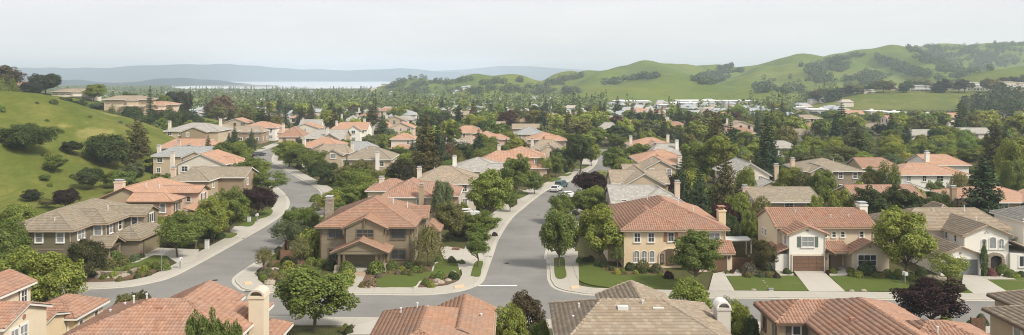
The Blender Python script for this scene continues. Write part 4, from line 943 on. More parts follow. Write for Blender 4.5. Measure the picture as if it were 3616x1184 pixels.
gh('long dusty red gabled roof house behind dark pines', 'redtan', ('tan', 'offw'), 59.4, 71.6, 137, 147.6, 5.0, 6.8, 'x', 0, 0)
gh('red tiled hipped house with grey flue half behind the big dark conifer', 'salmon', ('tan', 'brownw'), 78, 92, 134, 148, 5.0, 7.0, 'x', None, None, [(86.2, 93.2, 131.6, 139, 5.1, 6.6, 'y', None, 0)], [(77.7, 140, 7.2, 'brownw')])
gh('tiny pale hip roofed house between two red roofs', 'greyc', 'offw', 76, 83, 158, 165, 3.6, 5.0, 'x')
# smaller houses seen between the crowns of the valley
VALLEY = [('low red roofed house by a willow in the valley trees', 2620, 500, 12, 'redtan', 'offw'), ('low house with pale gable and blue grey eaves in the valley trees', 2775, 560, 11, 'greyc', 'white'), ('tan roofed bungalow among round valley trees', 2830, 505, 13, 'greyb', 'offw'), ('pink roofed bungalow low in the valley trees', 2880, 478, 14, 'redtan', 'sand'),
 ('grey roofed bungalow by the long glasshouse', 3450, 500, 13, 'greyc', 'offw'), ('white bungalow with a flat looking roof', 3260, 508, 10, 'greyc', 'white'), ('brown roofed bungalow below the pasture', 3100, 480, 12, 'greyb', 'offw'), ('white gabled cottage amid the central tree belt', 2050, 455, 11, 'greyt', 'white'), ('pale roofed bungalow amid the central tree belt', 2140, 440, 14, 'greyc', 'offw'), ('rust roofed cottage amid the central tree belt', 1860, 448, 10, 'redtan', 'pinkw'),
 ('peach roofed cottage left of the yellow green tree', 1560, 452, 12, 'salmon', 'pinkw'), ('pale cottage at the wood edge under the redwood top', 1430, 440, 11, 'greyc', 'white'), ('cream cottage behind the twin dark conifers', 1060, 432, 13, 'salmon', 'offw'), ('low pale house under the brown crowned tree', 760, 412, 14, 'greyt', 'offw'), ('tan bungalow next to the small meadow', 840, 418, 13, 'greyc', 'sand'), ('brown fence coloured bungalow by the small meadow', 735, 420, 12, 'redtan', 'brownw'),
 ('white cottage far along the side street line', 2230, 462, 12, 'salmon', 'offw'), ('long tan cottage far along the side street line', 2380, 470, 15, 'redtan', 'sand'), ('mauve roofed cottage under the maroon tree', 1790, 436, 12, 'redtan', 'pinkw'), ('pale hip cottage beside the rust coloured tree', 1740, 470, 12, 'greyt', 'offw')]
for i, (lb, u, v, wd, rf, wl) in enumerate(VALLEY):
    x, y = G(u, v, -.5); gh(lb, rf, wl, x-wd/2, x+wd/2, y, y+9, 3.0, 5.0, 'x', rnd.choice((0, None, 3)), rnd.choice((0, None, 3)), wtrim='trimb')

n = 0
for _ in range(2000):
    y = rnd.uniform(300, 560); x = rnd.uniform(-.36, .6)*y; w = rnd.uniform(9, 13)
    if any(a0-9 < x < a1+9 and b0-13 < y < b1+9 for a0, a1, b0, b1 in FOOT) or T(x, y) > 1 or (x/y > .36 and y > 480): continue
    rf = rnd.choice(('salmon', 'greyt', 'redtan', 'greyc', 'greyb')); cn = {'salmon': 'peach', 'greyt': 'tan', 'redtan': 'dusty red', 'greyc': 'pale grey', 'greyb': 'brown'}[rf]
    gh(cn+' roofed house half buried in the trees of the wooded belt', rf, rnd.choice(('offw', 'white', 'pinkw', 'sand')), x-w/2, x+w/2, y, y+rnd.uniform(8, 11), rnd.choice((3.0, 5.0, 5.2)), rnd.uniform(6.6, 7.4), rnd.choice('xxy'), rnd.choice((0, None, 3)), rnd.choice((0, None, 3)), (), ((x-w*.4, y+5, 8.2),) if rnd.random() < .4 else (), wtrim='trimb', group=cn+' roofed houses in the wooded belt'); n += 1
    if n >= 44: break
# ---------------------------------------------------------------- mansions on the slopes
def mansion(label, u, vb, Y, wd, ht, roof, wall, n, flat=False):
    x = xat(u, Y); zg = zat(vb, Y)
    zg = min(zg, T(x, Y)+1.0)
    h = House(label, (x, Y, zg), roof, (wall, 'offw'), 'trimw', False, 'hillside_house'); h.z0 = zg-6
    if flat:
        h.wing(x-wd/2, x+wd/2, Y, Y+12, zg+ht*.62, zg+ht*.62+.5, 'x', 3, 3, ov=.5); h.wing(x-wd*.36, x+wd*.14, Y+1.5, Y+11, zg+ht, zg+ht+.6, 'x', 2, 2); h.wing(x+wd*.2, x+wd*.46, Y+1, Y+10, zg+ht*.92, zg+ht*.92+.5, 'x', 2, 2)
        h.box('balcony', 'trimw', x-wd*.46, x+wd*.4, Y-1.4, Y+.4, zg+ht*.42, zg+ht*.42+.25)
        for k in range(6): h.post(x-wd*.45+k*wd*.168, Y-1.2, zg-4, zg+ht*.42-.004, .3, 'trimw')
        h.box('balustrade', 'metalw', x-wd*.46, x+wd*.4, Y-1.42, Y-1.36, zg+ht*.42+.254, zg+ht*.42+1.1)
    else:
        h.wing(x-wd/2, x+wd/2, Y, Y+11, zg+ht*.78, zg+ht, 'x', None, None, ov=.9); h.wing(x+wd*.05, x+wd*.3, Y-1.6, Y+6, zg+ht*.74, zg+ht*.93, 'y', 2, 2)
        h.box('deck', 'offw', x-wd*.1, x+wd*.44, Y-2.6, Y+.3, zg+ht*.36, zg+ht*.36+.3)
    wy = Y+.95 if not flat else Y+.5
    for fl in (.08, .48):
        for k in range(n):
            t = x-wd*.44+wd*.88*(k+.5)/n
            if not flat and fl > .3 and x+wd*.04 < t < x+wd*.31: continue
            h.win('f', wy, t, zg+ht*fl+.2, wd*.6/n, ht*.2, 2, 1, 'plain', 'trimb' if not flat else 'trimw', blind=False, pane=True)
    h.done()
mansion('long tan roofed house on the hillside ridge beside the light green tree', 250, 356, 398, 22, 6.0, 'greyt', 'offw', 6)
mansion('wide tan hipped roof house with dark windows below the hillside spruce', 440, 396, 372, 22, 7.6, 'greyt', 'sand', 7)
mansion('red roofed house half hidden by oaks on the hillside', 552, 404, 380, 16, 6.0, 'salmon', 'pinkw', 4)
mansion('brownish house between the dark pines at the hill top', 68, 330, 405, 10, 6.0, 'redtan', 'pinkw', 2)
mansion('large white flat roofed villa with glass front on the far ridge', 3454, 322, 800, 25, 8.5, 'greyc', 'white', 7, True)
mansion('cream balconied villa at the photo\'s edge on the far ridge', 3580, 320, 810, 30, 8.5, 'greyc', 'cream', 8, True)
mansion('bluish white terraced villa in the middle of the far ridge', 3256, 326, 790, 27, 6.5, 'teal', 'greyw', 7, True)
mansion('tan roofed villa among trees on the far ridge', 3166, 326, 800, 12, 6.0, 'greyt', 'sand', 3)
mansion('small white villa left of the glass fronted villa on the far ridge', 3366, 318, 830, 12, 5.5, 'greyc', 'offw', 3)
mansion('low pale house at the wooded end of the far ridge', 3072, 330, 770, 12, 4.5, 'greyc', 'offw', 3)
mansion('brown long roof house above the far ridge trees', 3110, 306, 900, 20, 5.0, 'redtan', 'sand', 4)

# ---------------------------------------------------------------- long pale commercial buildings in the valley
M['wroof'] = m_plain('white_membrane_roof', (.84,.84,.83), .6, .05, .3); M['pwall'] = m_plain('pale_panel_wall', (.50,.47,.42), .8, .1, .4)
M['groof'] = m_plain('ribbed_grey_roof', (.33,.35,.36), .5, .08, .5)
def shop(label, u0, u1, vb, ht, dep, name='warehouse', roof='wroof', z=-4.5, arch=False, wall='pwall'):
    Y = (CH-z)*F/(vb-VH); x0, x1 = xat(u0, Y), xat(u1, Y); zg = T((x0+x1)/2, Y)
    o = tag(empty(name, ((x0+x1)/2, Y+dep/2, zg)), label, 'building', None); w = (x1-x0)/2; d = dep/2
    b = MB(); b.box(-w, w, -d, d, -1, ht); b.build('wall', M[wall], o)
    b = MB()
    if arch:
        n = 10; pr = [(-d*1.02*math.cos(PI*i/n), ht+.02+ht*.45*math.sin(PI*i/n)) for i in range(n+1)]
        b.add([(sx*w*1.01, y, zz) for sx in (-1, 1) for y, zz in pr], [(i, i+1, n+2+i, n+1+i) for i in range(n)]+[tuple(range(n+1)), tuple(range(2*n+1, n, -1))])
    else:
        b.box(-w-.4, w+.4, -d-.4, d+.4, ht+.005, ht+.5)
    r = b.build('roof', M[roof], o)
    if not arch:
        b = MB()
        for k in range(max(1, int(w/9))): xx = rnd.uniform(-w*.8, w*.8); yy = rnd.uniform(-d*.5, d*.5); b.box(xx-1, xx+1, yy-.8, yy+.8, ht+.505, ht+1.5)
        b.build('roof_unit', M['metalw'], r)
    n = max(2, int(w*2/7))
    for k in range(n):
        g = MB(); t = -w+2*w*(k+.5)/n; g.box(t-w*.62/n, t+w*.62/n, -d-.06, -d+.02, ht*.3, ht*.75); g.build('window', M['glass'], o)
shop('long white roofed warehouse under the big green hill', 2210, 2325, 368, 7, 40); shop('white flat roofed warehouse with grey units behind a row of conifers', 2175, 2300, 380, 6, 30); shop('white roofed shed with sunlit front in the valley centre', 2035, 2070, 372, 7, 20); shop('low white roofed hall beside the warehouse row', 2350, 2470, 366, 6, 34)
shop('second long white roofed hall beside the warehouse row', 2395, 2545, 376, 6, 30); shop('white hall nearest the dark conifers of the valley', 2360, 2500, 387, 5.5, 24); shop('white roofed store at the foot of the hill slope', 2560, 2690, 374, 5.5, 26); shop('pale store with a wide parapet beyond the car park', 2330, 2400, 396, 5, 18)
shop('white shop block beside the green pasture', 2785, 2850, 408, 5, 14, z=-3.5); shop('white shop block with two bays beside the pasture', 2860, 2925, 420, 5, 12, z=-3); shop('long white shed roof below the pasture', 3075, 3130, 426, 4.5, 12, z=-3); shop('second long white shed roof below the pasture', 3135, 3200, 430, 4.5, 10, z=-2.6)
shop('long grey curved glasshouse roof below the pasture', 3288, 3449, 448, 3.6, 12, 'glasshouse', 'groof', -2.2, True); shop('pale grey glasshouse at the edge below the wooded knoll', 3590, 3680, 446, 4, 12, 'glasshouse', 'groof', -2.2, True); shop('small white shed next to the curved glasshouse', 3266, 3290, 437, 4, 8, z=-2.5)
shop('cream low school building amid the far woods', 1375, 1415, 378, 5, 16); shop('white low building at the centre of the wood belt', 1990, 2035, 388, 5, 16); shop('pale shop row among the oaks of the valley centre', 2090, 2160, 424, 4, 12, z=-3); shop('small pale office by the car park', 2110, 2145, 455, 4, 8, z=-1.5)
# ---------------------------------------------------------------- trees
def unit(a): return a/np.maximum(np.linalg.norm(a, axis=-1, keepdims=True), 1e-6)
def leaves(P, N, s, asp, g):
    n = len(P); r = unit(g.normal(size=(n, 3))); N = unit(N)
    t = unit(np.cross(N, r)); b = np.cross(N, t); s = (s*g.uniform(.7, 1.3, n))[:, None]
    V = np.stack([P+t*s, P+b*s*asp+N*s*.12, P-t*s, P-b*s*asp+N*s*.12], 1).reshape(-1, 3)
    return V, np.arange(4*n).reshape(-1, 4)
def limbs(g, H, h0, tips, r0, bend=.12):
    b = MB(); top = np.array([g.normal()*.15, g.normal()*.15, h0])
    b.tube([(0, 0, -.6), (0, 0, 0), (top[0]*.5, top[1]*.5, h0*.5), tuple(top)], [r0*1.35, r0, r0*.85, r0*.75], 8)
    for t in tips:
        m = top*.5+t*.5+g.normal(size=3)*bend*np.linalg.norm(t-top)*.6; m[2] -= .05*H
        b.tube([tuple(top-np.array([0, 0, .15])), tuple(m), tuple(t)], [r0*.55, r0*.35, r0*.1], 5)
    return b
def crown_broad(seed, H=7.0, R=3.0, ncl=60, nl=230, ls=.135, base=.17, flat=1.05, lob=.45, gap=.0, up=.45):
    g = np.random.default_rng(seed); cz = H*(base+1)/2; rz = H*(1-base)/2*flat
    d = unit(g.normal(size=(ncl, 3))); d[:, 2] = np.abs(d[:, 2])*np.where(g.random(ncl) < .62, 1, -.75)
    lobes = unit(g.normal(size=(6, 3))); k = 1+lob*(np.max(d@lobes.T, 1)-.65)
    rad = g.uniform(.5, .92, ncl)*k
    C = np.stack([d[:, 0]*R*rad, d[:, 1]*R*rad, cz+d[:, 2]*rz*rad], 1)
    rc = R*g.uniform(.20, .36, ncl)
    P, N = [], []
    for c, r, dd in zip(C, rc, d):
        n = int(nl*(r/(R*.28))**2); e = unit(g.normal(size=(n, 3))+np.array([0, 0, .35]))
        P.append(c+e*r*(.5+.5*g.random((n, 1))**.6)*np.array([1, 1, .8])); N.append(e*.8+dd*.3+np.array([0, 0, up])+g.normal(size=(n, 3))*.45)
    P = np.concatenate(P); P[:, 2] += .35*np.sin(P[:, 0]*1.9+seed)*np.sin(P[:, 1]*1.7); keep = P[:, 2] > H*base*(.55+.5*g.random(len(P))); N = np.concatenate(N)[keep]; P = P[keep]
    V, Q = leaves(P, N, ls, .6, g)
    tips = C[g.choice(ncl, min(9, ncl), False)]
    return V, Q, limbs(g, H, H*max(base, .2)*1.15, tips, .028*H*.8)
def crown_conifer(seed, H=14.0, R=3.0, base=.06, lev=26, dens=2.3, ls=.205, droop=.25, power=.7):
    g = np.random.default_rng(seed); P, N, A = [], [], []
    for i in range(lev):
        f = i/(lev-1); z = H*(base+(1-base)*f**.95); r = R*(1-f)**power*g.uniform(.75, 1.15)+.12
        nb = int(5+7*(1-f)+g.integers(0, 2)); ph = g.random()*6.28
        for k in range(nb):
            a = ph+6.28*k/nb+g.normal()*.18; rr = r*g.uniform(.7, 1.12); n = max(4, int(17*rr/R*dens*2.1))
            t = g.random(n)**.7; w = .34*rr*(1-t*.55)*g.normal(size=n)*.6
            x = np.cos(a)*t*rr-np.sin(a)*w; y = np.sin(a)*t*rr+np.cos(a)*w
            zz = z-droop*rr*t+.16*rr*t**3+g.normal(size=n)*.07*rr-np.abs(w)*.3
            P.append(np.stack([x, y, zz], 1)); N.append(np.stack([np.cos(a)*.5+g.normal(size=n)*.5, np.sin(a)*.5+g.normal(size=n)*.5, .8+g.normal(size=n)*.4], 1))
    V, Q = leaves(np.concatenate(P), np.concatenate(N), ls, .42, g)
    b = MB(); b.tube([(0, 0, -.6), (0, 0, H*.3), (0, 0, H*.97)], [.022*H, .016*H, .02], 8); return V, Q, b
def crown_column(seed, H=6.0, R=.7, n=3200, ls=.12):
    g = np.random.default_rng(seed); f = g.random(n)**.9; a = g.random(n)*6.28; r = R*np.sin(np.clip(f*1.06+.06, 0, 1)*PI)**.55*(.75+.35*g.random(n))
    P = np.stack([np.cos(a)*r, np.sin(a)*r, H*(.03+.97*f)], 1); N = np.stack([np.cos(a), np.sin(a), .5+0*a], 1)+g.normal(size=(n, 3))*.4
    V, Q = leaves(P, N, ls, .5, g); b = MB(); b.tube([(0, 0, -.5), (0, 0, H*.7)], [.12, .04], 6); return V, Q, b
def crown_weep(seed, H=6.0, R=2.4, ns=150, ls=.16):
    g = np.random.default_rng(seed); P, N = [], []
    for _ in range(ns):
        a = g.random()*6.28; r = R*g.random()**.6; z0 = H*(.98-.36*(r/R)**2)*g.uniform(.88, 1); L = H*g.uniform(.18, .5); n = int(30*L/H*2)
        t = np.linspace(0, 1, n); x = np.cos(a)*(r+t*.3)+g.normal(size=n)*.1; y = np.sin(a)*(r+t*.3)+g.normal(size=n)*.1
        P.append(np.stack([x, y, np.maximum(z0-t*L, H*.12)], 1)); N.append(np.stack([np.cos(a)+g.normal(size=n)*.5, np.sin(a)+g.normal(size=n)*.5, .5+0*t], 1))
    V, Q = leaves(np.concatenate(P), np.concatenate(N), ls, .4, g)
    return V, Q, limbs(g, H, H*.3, np.array([[math.cos(k)*R*.5, math.sin(k)*R*.5, H*.8] for k in range(5)]), .11)
def crown_shrub(seed, R=1.0, n=1500, ls=.085, up=.3, h=1.5):
    g = np.random.default_rng(seed); d = unit(g.normal(size=(n, 3))); d[:, 2] = np.abs(d[:, 2])
    bl = unit(g.normal(size=(9, 3))); k = .82+.3*np.max(d@bl.T, 1)**2
    P = d*(R*k*(.72+.28*g.random(n)**.5))[:, None]*np.array([1, 1, h/1.0*.9]); P[:, 2] += .02
    V, Q = leaves(P, d+np.array([0, 0, up])+g.normal(size=(n, 3))*.5, ls, .6, g); return V, Q, None
PROTO = {}
def proto(kind, seeds, fn, leaf='leaf', bark='bark', far=False):
    PROTO[kind] = []
    for sd in seeds:
        V, Q, tb = fn(sd); H = float(V[:, 2].max()); R = float(np.percentile(np.hypot(V[:, 0], V[:, 1]), 96))
        cm = amesh('crown', V, Q, M[leaf]); tm = tb.mesh('trunk', M[bark]) if tb else None
        one = None
        if far and tb:
            tv = np.array(tb.v); tq = [f for f in tb.f if len(f) == 4]
            one = amesh('tree', np.concatenate([V, tv]), np.concatenate([Q, np.array(tq)+len(V)]), [M[leaf], M[bark]], [0]*len(Q)+[1]*len(tq))
        PROTO[kind].append((cm, tm, one, H, R))
proto('broad', (1, 2, 3, 4), lambda s: crown_broad(s, lob=.3+.12*s, ncl=52+6*s), far=True)
proto('tallbroad', (5, 6, 7), lambda s: crown_broad(s, 9, 2.7, 75, 210, .135, .22), far=True)
proto('airy', (8, 9), lambda s: crown_broad(s, 7, 3.0, 42, 130, .13, .3, lob=.6), far=True)
proto('round', (10, 11), lambda s: crown_broad(s, 5.5, 3.0, 75, 210, .125, .22, lob=.15), far=True)
proto('oak', (12, 13, 14), lambda s: crown_broad(s, 7, 4.4, 85, 190, .17, .06, lob=.3), far=True)
proto('umbrella', (15, 18), lambda s: crown_broad(s, 12, 6.0, 75, 110, .36, .2, lob=.3), 'needle', far=True)
proto('spire', (16, 17), lambda s: crown_broad(s, 8, 1.5, 55, 150, .115, .1, lob=.3), far=True)
proto('conifer', (20, 21, 22), lambda s: crown_conifer(s), 'needle', far=True)
proto('pine', (23, 24), lambda s: crown_conifer(s, 12, 3.4, .1, 20, 2.2, .21, .05, .6), 'needle', far=True)
proto('thin', (25, 26), lambda s: crown_conifer(s, 14, 2.2, .05, 26, 1.5, .18, .2, .9), 'needle', far=True)
proto('column', (30,), lambda s: crown_column(s), 'needle', far=True)
proto('weep', (31, 32), lambda s: crown_weep(s), far=True)
proto('shrub', (40, 41, 42), lambda s: crown_shrub(s))
proto('tuft', (43, 44), lambda s: crown_shrub(s, 1, 900, .13, .1, 1.4))
proto('farbroad', (50, 51, 52), lambda s: crown_broad(s, 7, 3.1, 44, 70, .27, .12), far=True)
proto('farcon', (53, 54), lambda s: crown_conifer(s, 14, 2.8, .04, 18, 1.0, .42), 'needle', far=True)
LG, MG, DG, OL = (.245,.285,.058), (.165,.210,.048), (.082,.112,.036), (.190,.185,.060)
YG, PU, RB, CO, CB, GB = (.32,.34,.062), (.046,.024,.020), (.15,.105,.045), (.058,.084,.036), (.115,.105,.042), (.150,.180,.08)
BR = (.15,.10,.055)
TREES = []        # (x, y, r) of what is planted
def jit(c, a=.14):
    k = 1+rnd.uniform(-a, a); h = rnd.uniform(-a, a)*.5
    return (c[0]*k*(1+h), c[1]*k, c[2]*k*(1-h), 1)
def plant(name, kind, x, y, h, w, col, label, group=None, parts=True, cat='tree', z=None, j=.08, idx=None):
    cm, tm, one, PH, PR = rnd.choice(PROTO[kind]) if idx is None else PROTO[kind][idx % len(PROTO[kind])]
    z = T(x, y)-.05 if z is None else z
    sx = w/2/PR; sz = h/PH; c = jit(col, j); rz = rnd.random()*6.28; TREES.append((x, y, w/2))
    if parts and tm:
        o = empty(name, (x, y, z), rz); o.scale = (sx, sx, sz)
        q = link('crown', cm, o); q.color = c; link('trunk', tm, o)
    else:
        o = link(name, one or cm, None, (x, y, z)); o.rotation_euler = (0, 0, rz); o.scale = (sx, sx, sz); o.color = c
    return tag(o, label, cat, group)
def march(u, v, fn=Tn):
    Ys = np.linspace(90, 700, 1600); Z = fn(xat(u, Ys), Ys); hit = np.nonzero(Z >= zat(v, Ys))[0]
    return float(Ys[hit[0]]) if len(hit) else 400.0
def tr(kind, u, vb, vt, wpx, col, label, name='leafy_tree', Y=None, **k):
    """base at pixel (u, vb), top at row vt, wpx wide; on sloping land the distance Y is given"""
    if Y is None: x, Y = G(u, vb)
    else: x = xat(u, Y)
    zb = T(x, Y); ht = max(1.2, zat(vt, Y)-zb)
    return plant(name, kind, x, Y, ht, wpx*Y/F, col, label, **k)
# along the street and in the front gardens
tr('broad', 185, 1143, 880, 190, LG, 'big light green tree behind the terracotta gables in the lower left', Y=85)
tr('broad', 60, 1143, 868, 190, LG, 'leafy tree at the photo\'s left edge above the cream gable', Y=88)
tr('broad', 35, 975, 770, 150, MG, 'darker green tree beside the grey olive house wall', Y=103)
tr('broad', 45, 975, 712, 130, LG, 'light green tree by the hillside behind the grey olive house', Y=121)
tr('round', 305, 1000, 842, 118, (.085,.085,.028), 'brownish green tree in front of the grey olive house porch', Y=100.6)
tr('airy', 627, 913, 778, 160, MG, 'spreading green tree on the lawn by the olive garage')
tr('broad', 812, 828, 652, 122, MG, 'tall green tree nearest the driveway up the curved street')
tr('broad', 752, 858, 684, 120, LG, 'light green tree before the salmon house steps')
tr('tallbroad', 690, 880, 745, 105, MG, 'mid green tree between the two garages on the curved street')
tr('round', 640, 872, 738, 110, MG, 'round green tree in front of the salmon house wing')
tr('round', 910, 765, 658, 115, PU, 'dark purple plum tree on the curved street lawn', name='plum_tree')
tr('airy', 950, 700, 600, 135, MG, 'spreading green tree over the pavement of the curved street')
tr('broad', 880, 712, 556, 125, MG, 'tall green tree at the inside of the street curve', Y=178)
tr('broad', 905, 660, 556, 110, LG, 'light green tree behind the plum tree', Y=200)
tr('tallbroad', 800, 640, 497, 100, MG, 'tall green tree beside the grey brown gable', Y=214)
tr('broad', 845, 630, 495, 90, LG, 'yellow green tree in the row past the grey brown gable', Y=225)
tr('broad', 760, 630, 510, 80, MG, 'green tree touching the bluish grey roof', Y=220)
tr('broad', 1020, 592, 492, 110, LG, 'bright green tree over the bend of the curved street')
tr('broad', 1062, 598, 508, 90, MG, 'green tree beside the red hipped roof at the bend')
tr('round', 1140, 650, 566, 115, DG, 'round dark green tree on the driveway side of the curved street')
tr('broad', 1110, 630, 530, 95, MG, 'broad green tree behind the round dark tree', Y=215)
tr('round', 1255, 700, 592, 130, MG, 'round green tree behind the craftsman house chimney', Y=172)
tr('broad', 1290, 735, 615, 115, LG, 'yellow green tree among the garden thicket behind the craftsman house', Y=160)
tr('broad', 1335, 740, 655, 90, LG, 'small light tree against the terracotta L shaped roof', Y=153)
tr('broad', 1215, 740, 650, 110, MG, 'leafy green tree in the thicket above the chimney', Y=152)
tr('broad', 1165, 760, 668, 90, YG, 'yellow green bushy tree beside the curve kerb', Y=150)
tr('airy', 1225, 690, 575, 90, OL, 'olive toned tree in front of the brown hipped roof', Y=190)
tr('broad', 1290, 670, 560, 90, OL, 'olive tree beside the tall white chimney', Y=188)
tr('column', 1225, 640, 550, 24, DG, 'dark narrow cypress before the brown hipped roof', name='cypress_tree', Y=192)
tr('round', 1055, 850, 730, 110, MG, 'green tree at the kerb left of the craftsman house', Y=124)
tr('airy', 1020, 885, 770, 125, GB, 'grey green tree beside the wooden side fence', Y=117)
tr('airy', 1100, 840, 722, 90, MG, 'thin green tree next to the stone chimney', Y=121)
tr('airy', 932, 962, 872, 66, OL, 'young olive green tree at the corner garden')
tr('airy', 1060, 952, 826, 78, OL, 'young tree with a pale trunk by the craftsman house wall')
tr('broad', 1110, 1165, 932, 250, MG, 'large green tree on the near kerb in front of the craftsman house', Y=81.5)
tr('tallbroad', 695, 1300, 1090, 95, MG, 'dense upright green tree before the arched chimney house', Y=56.5)
tr('tallbroad', 765, 1300, 1078, 110, MG, 'taller upright green tree before the arched chimney house', Y=56.8)
tr('tallbroad', 830, 1300, 1125, 85, MG, 'lower upright green tree before the arched chimney house', Y=57.2)
tr('broad', 440, 1190, 1030, 110, OL, 'olive green tree with reddish tips between the tiled roofs', Y=77.5)
tr('broad', 505, 1190, 1022, 85, (.11,.10,.035), 'second reddish tipped tree between the tiled roofs', Y=78.5)
tr('broad', 1865, 1190, 1024, 130, (.10,.075,.035), 'rusty brown green tree beyond the reddish brown roof', Y=77)
tr('broad', 1815, 1200, 1068, 130, LG, 'bright yellow green tree between the two foreground roofs', Y=70.5)
tr('round', 1905, 1200, 1126, 75, MG, 'small green tree touching the grey hipped roof', Y=71)
tr('broad', 2612, 1200, 1060, 115, LG, 'light green tree behind the rounded white chimney', Y=74.5)
tr('broad', 2660, 1200, 1110, 60, DG, 'dark shrubby tree against the tan wall', Y=72.5)
tr('airy', 2575, 1180, 1043, 70, MG, 'thin leafy shoot tree behind the grey hipped roof', Y=77)
tr('tallbroad', 2458, 1020, 808, 165, MG, 'tall green tree in front of the cream arched house')
tr('broad', 2450, 1143, 980, 145, LG, 'light green tree on the near kerb before the cream arched house', Y=83.3)
tr('broad', 1974, 946, 728, 140, MG, 'street tree at the side street corner strip')
tr('broad', 2112, 941, 716, 170, LG, 'broad light green tree on the cream house lawn')
tr('airy', 2179, 950, 858, 52, MG, 'young thin tree by the cream house corner')
tr('broad', 1985, 790, 680, 92, MG, 'small street tree up the side street')
tr('broad', 2072, 778, 660, 118, MG, 'green garden tree up the side street beside the grey roof')
tr('round', 2082, 690, 602, 118, PU, 'dark purple plum tree beside the side street', name='plum_tree')
tr('airy', 2125, 690, 598, 60, YG, 'yellow green tree behind the side street plum', Y=185)
tr('broad', 2150, 760, 655, 60, YG, 'bright little tree beside the grey tiled roof', Y=150)
tr('tallbroad', 2168, 632, 514, 82, MG, 'tall green tree at the narrowing of the side street')
tr('broad', 2200, 645, 552, 80, LG, 'light tree before the tan gable on the side street', Y=193)
tr('broad', 2250, 612, 505, 105, MG, 'wide green tree behind the tan gable on the side street', Y=226)
tr('tallbroad', 1727, 800, 592, 152, LG, 'tallest light green tree on the side street kerb')
tr('broad', 1700, 848, 742, 130, MG, 'green tree between the driveway and the side street')
tr('tallbroad', 1686, 946, 800, 86, MG, 'street tree with a straight trunk in the grass strip')
tr('tallbroad', 1822, 718, 540, 110, MG, 'high green tree by the salmon two storey house')
tr('round', 1888, 688, 600, 72, MG, 'neat round street tree by the parked car')
tr('broad', 1800, 750, 655, 62, MG, 'green tree low on the side street kerb')
tr('broad', 1963, 627, 536, 68, MG, 'small green tree on a lawn past the parked cars')
tr('tallbroad', 2050, 606, 470, 95, DG, 'tall dark green tree at the far side street kerb')
tr('broad', 2088, 588, 505, 68, LG, 'light street tree at the far side street kerb')
tr('airy', 1925, 640, 552, 60, LG, 'bright tree behind the round street tree', Y=205)
tr('round', 1563, 760, 632, 80, GB, 'grey green tree before the terracotta L shaped roof', Y=136)
tr('broad', 1590, 830, 700, 110, OL, 'olive garden tree between the craftsman house and the side street', Y=126)
tr('broad', 1640, 860, 740, 70, MG, 'small garden tree behind the driveway', Y=128)
tr('weep', 1512, 945, 792, 115, OL, 'weeping olive green tree at the craftsman house corner', name='weeping_tree')
tr('broad', 2694, 967, 842, 92, (.115,.105,.034), 'olive brown tree between cream and white houses')
tr('round', 2570, 900, 750, 70, DG, 'dark green tree behind the decorated chimney', Y=119)
tr('broad', 2555, 850, 712, 110, (.07,.032,.026), 'maroon leaved tree above the decorated chimney', Y=127)
tr('broad', 2600, 870, 672, 100, LG, 'light green tree between terracotta and dark conifers', Y=129)
tr('weep', 2690, 880, 690, 105, OL, 'wispy olive tree against the grey brown gable', name='weeping_tree', Y=124)
tr('broad', 2640, 890, 735, 60, LG, 'narrow light tree near the white gable wall', Y=121)
tr('pine', 2562, 790, 525, 100, CB, 'olive brown pine behind the cream house', name='conifer_tree', Y=146)
tr('pine', 2470, 800, 590, 85, CO, 'dark green pine behind the cream house roof', name='conifer_tree', Y=142)
tr('pine', 2405, 780, 560, 80, CO, 'dark pine nearest the tan chimney', name='conifer_tree', Y=150)
tr('conifer', 2710, 668, 400, 110, CO, 'tall dark conifer rising over the pale gable', name='conifer_tree', Y=190)
tr('tallbroad', 2545, 668, 465, 115, LG, 'big light green tree left of the tall dark conifer', Y=192)
tr('broad', 2455, 668, 505, 110, MG, 'green tree in the dense grove left of the tall conifer', Y=195)
tr('conifer', 2580, 668, 420, 90, CO, 'dark conifer in the dense grove', name='conifer_tree', Y=215)
tr('conifer', 2525, 640, 395, 95, CB, 'rusty conifer in the dense grove', name='conifer_tree', Y=240)
tr('broad', 2627, 720, 582, 78, LG, 'light green tree before the pale gabled house', Y=158)
tr('broad', 2790, 720, 586, 105, LG, 'light green tree between pale gabled and stone faced houses', Y=157)
tr('airy', 2832, 730, 590, 60, OL, 'olive tree before the stone faced house', Y=154)
tr('broad', 2905, 740, 596, 105, MG, 'green tree covering the stone faced house front', Y=152)
tr('round', 2965, 790, 660, 100, LG, 'cloudy light green tree behind the terracotta ridge', Y=131)
tr('broad', 2880, 780, 685, 60, LG, 'small bright tree at the end of the long grey gable', Y=130)
tr('tallbroad', 3085, 815, 650, 125, (.075,.10,.03), 'dark pine nearest the dusty red gable', name='conifer_tree', Y=128)
tr('tallbroad', 3170, 815, 648, 130, (.07,.095,.03), 'middle dark pine of the clump behind the white garage house', name='conifer_tree', Y=129)
tr('tallbroad', 3245, 815, 676, 100, (.075,.10,.03), 'dark pine at the end of the clump behind the grey roof', name='conifer_tree', Y=128)
tr('airy', 3320, 800, 668, 80, MG, 'thin leafy tree before the grey flue', Y=131)
tr('broad', 3197, 982, 728, 205, LG, 'largest light green tree between the two white houses')
tr('airy', 3351, 1014, 893, 155, LG, 'airy light green tree before the grey garage door')
tr('broad', 3290, 1164, 984, 225, PU, 'large dark purple plum tree on the near kerb', name='plum_tree', Y=82)
tr('column', 3475, 979, 848, 26, DG, 'slim dark cypress beside the stone arched entry', name='cypress_tree')
tr('conifer', 3475, 840, 546, 175, CO, 'big dark conifer beside the grey tiled roof', name='conifer_tree', Y=127)
tr('conifer', 3515, 640, 425, 110, CB, 'brown tinged redwood high on the right', name='conifer_tree', Y=205)
tr('broad', 3590, 700, 480, 120, LG, 'light green tree at the right edge beside the redwood', Y=175)
tr('broad', 3570, 740, 560, 90, MG, 'green tree before the light green edge tree', Y=160)
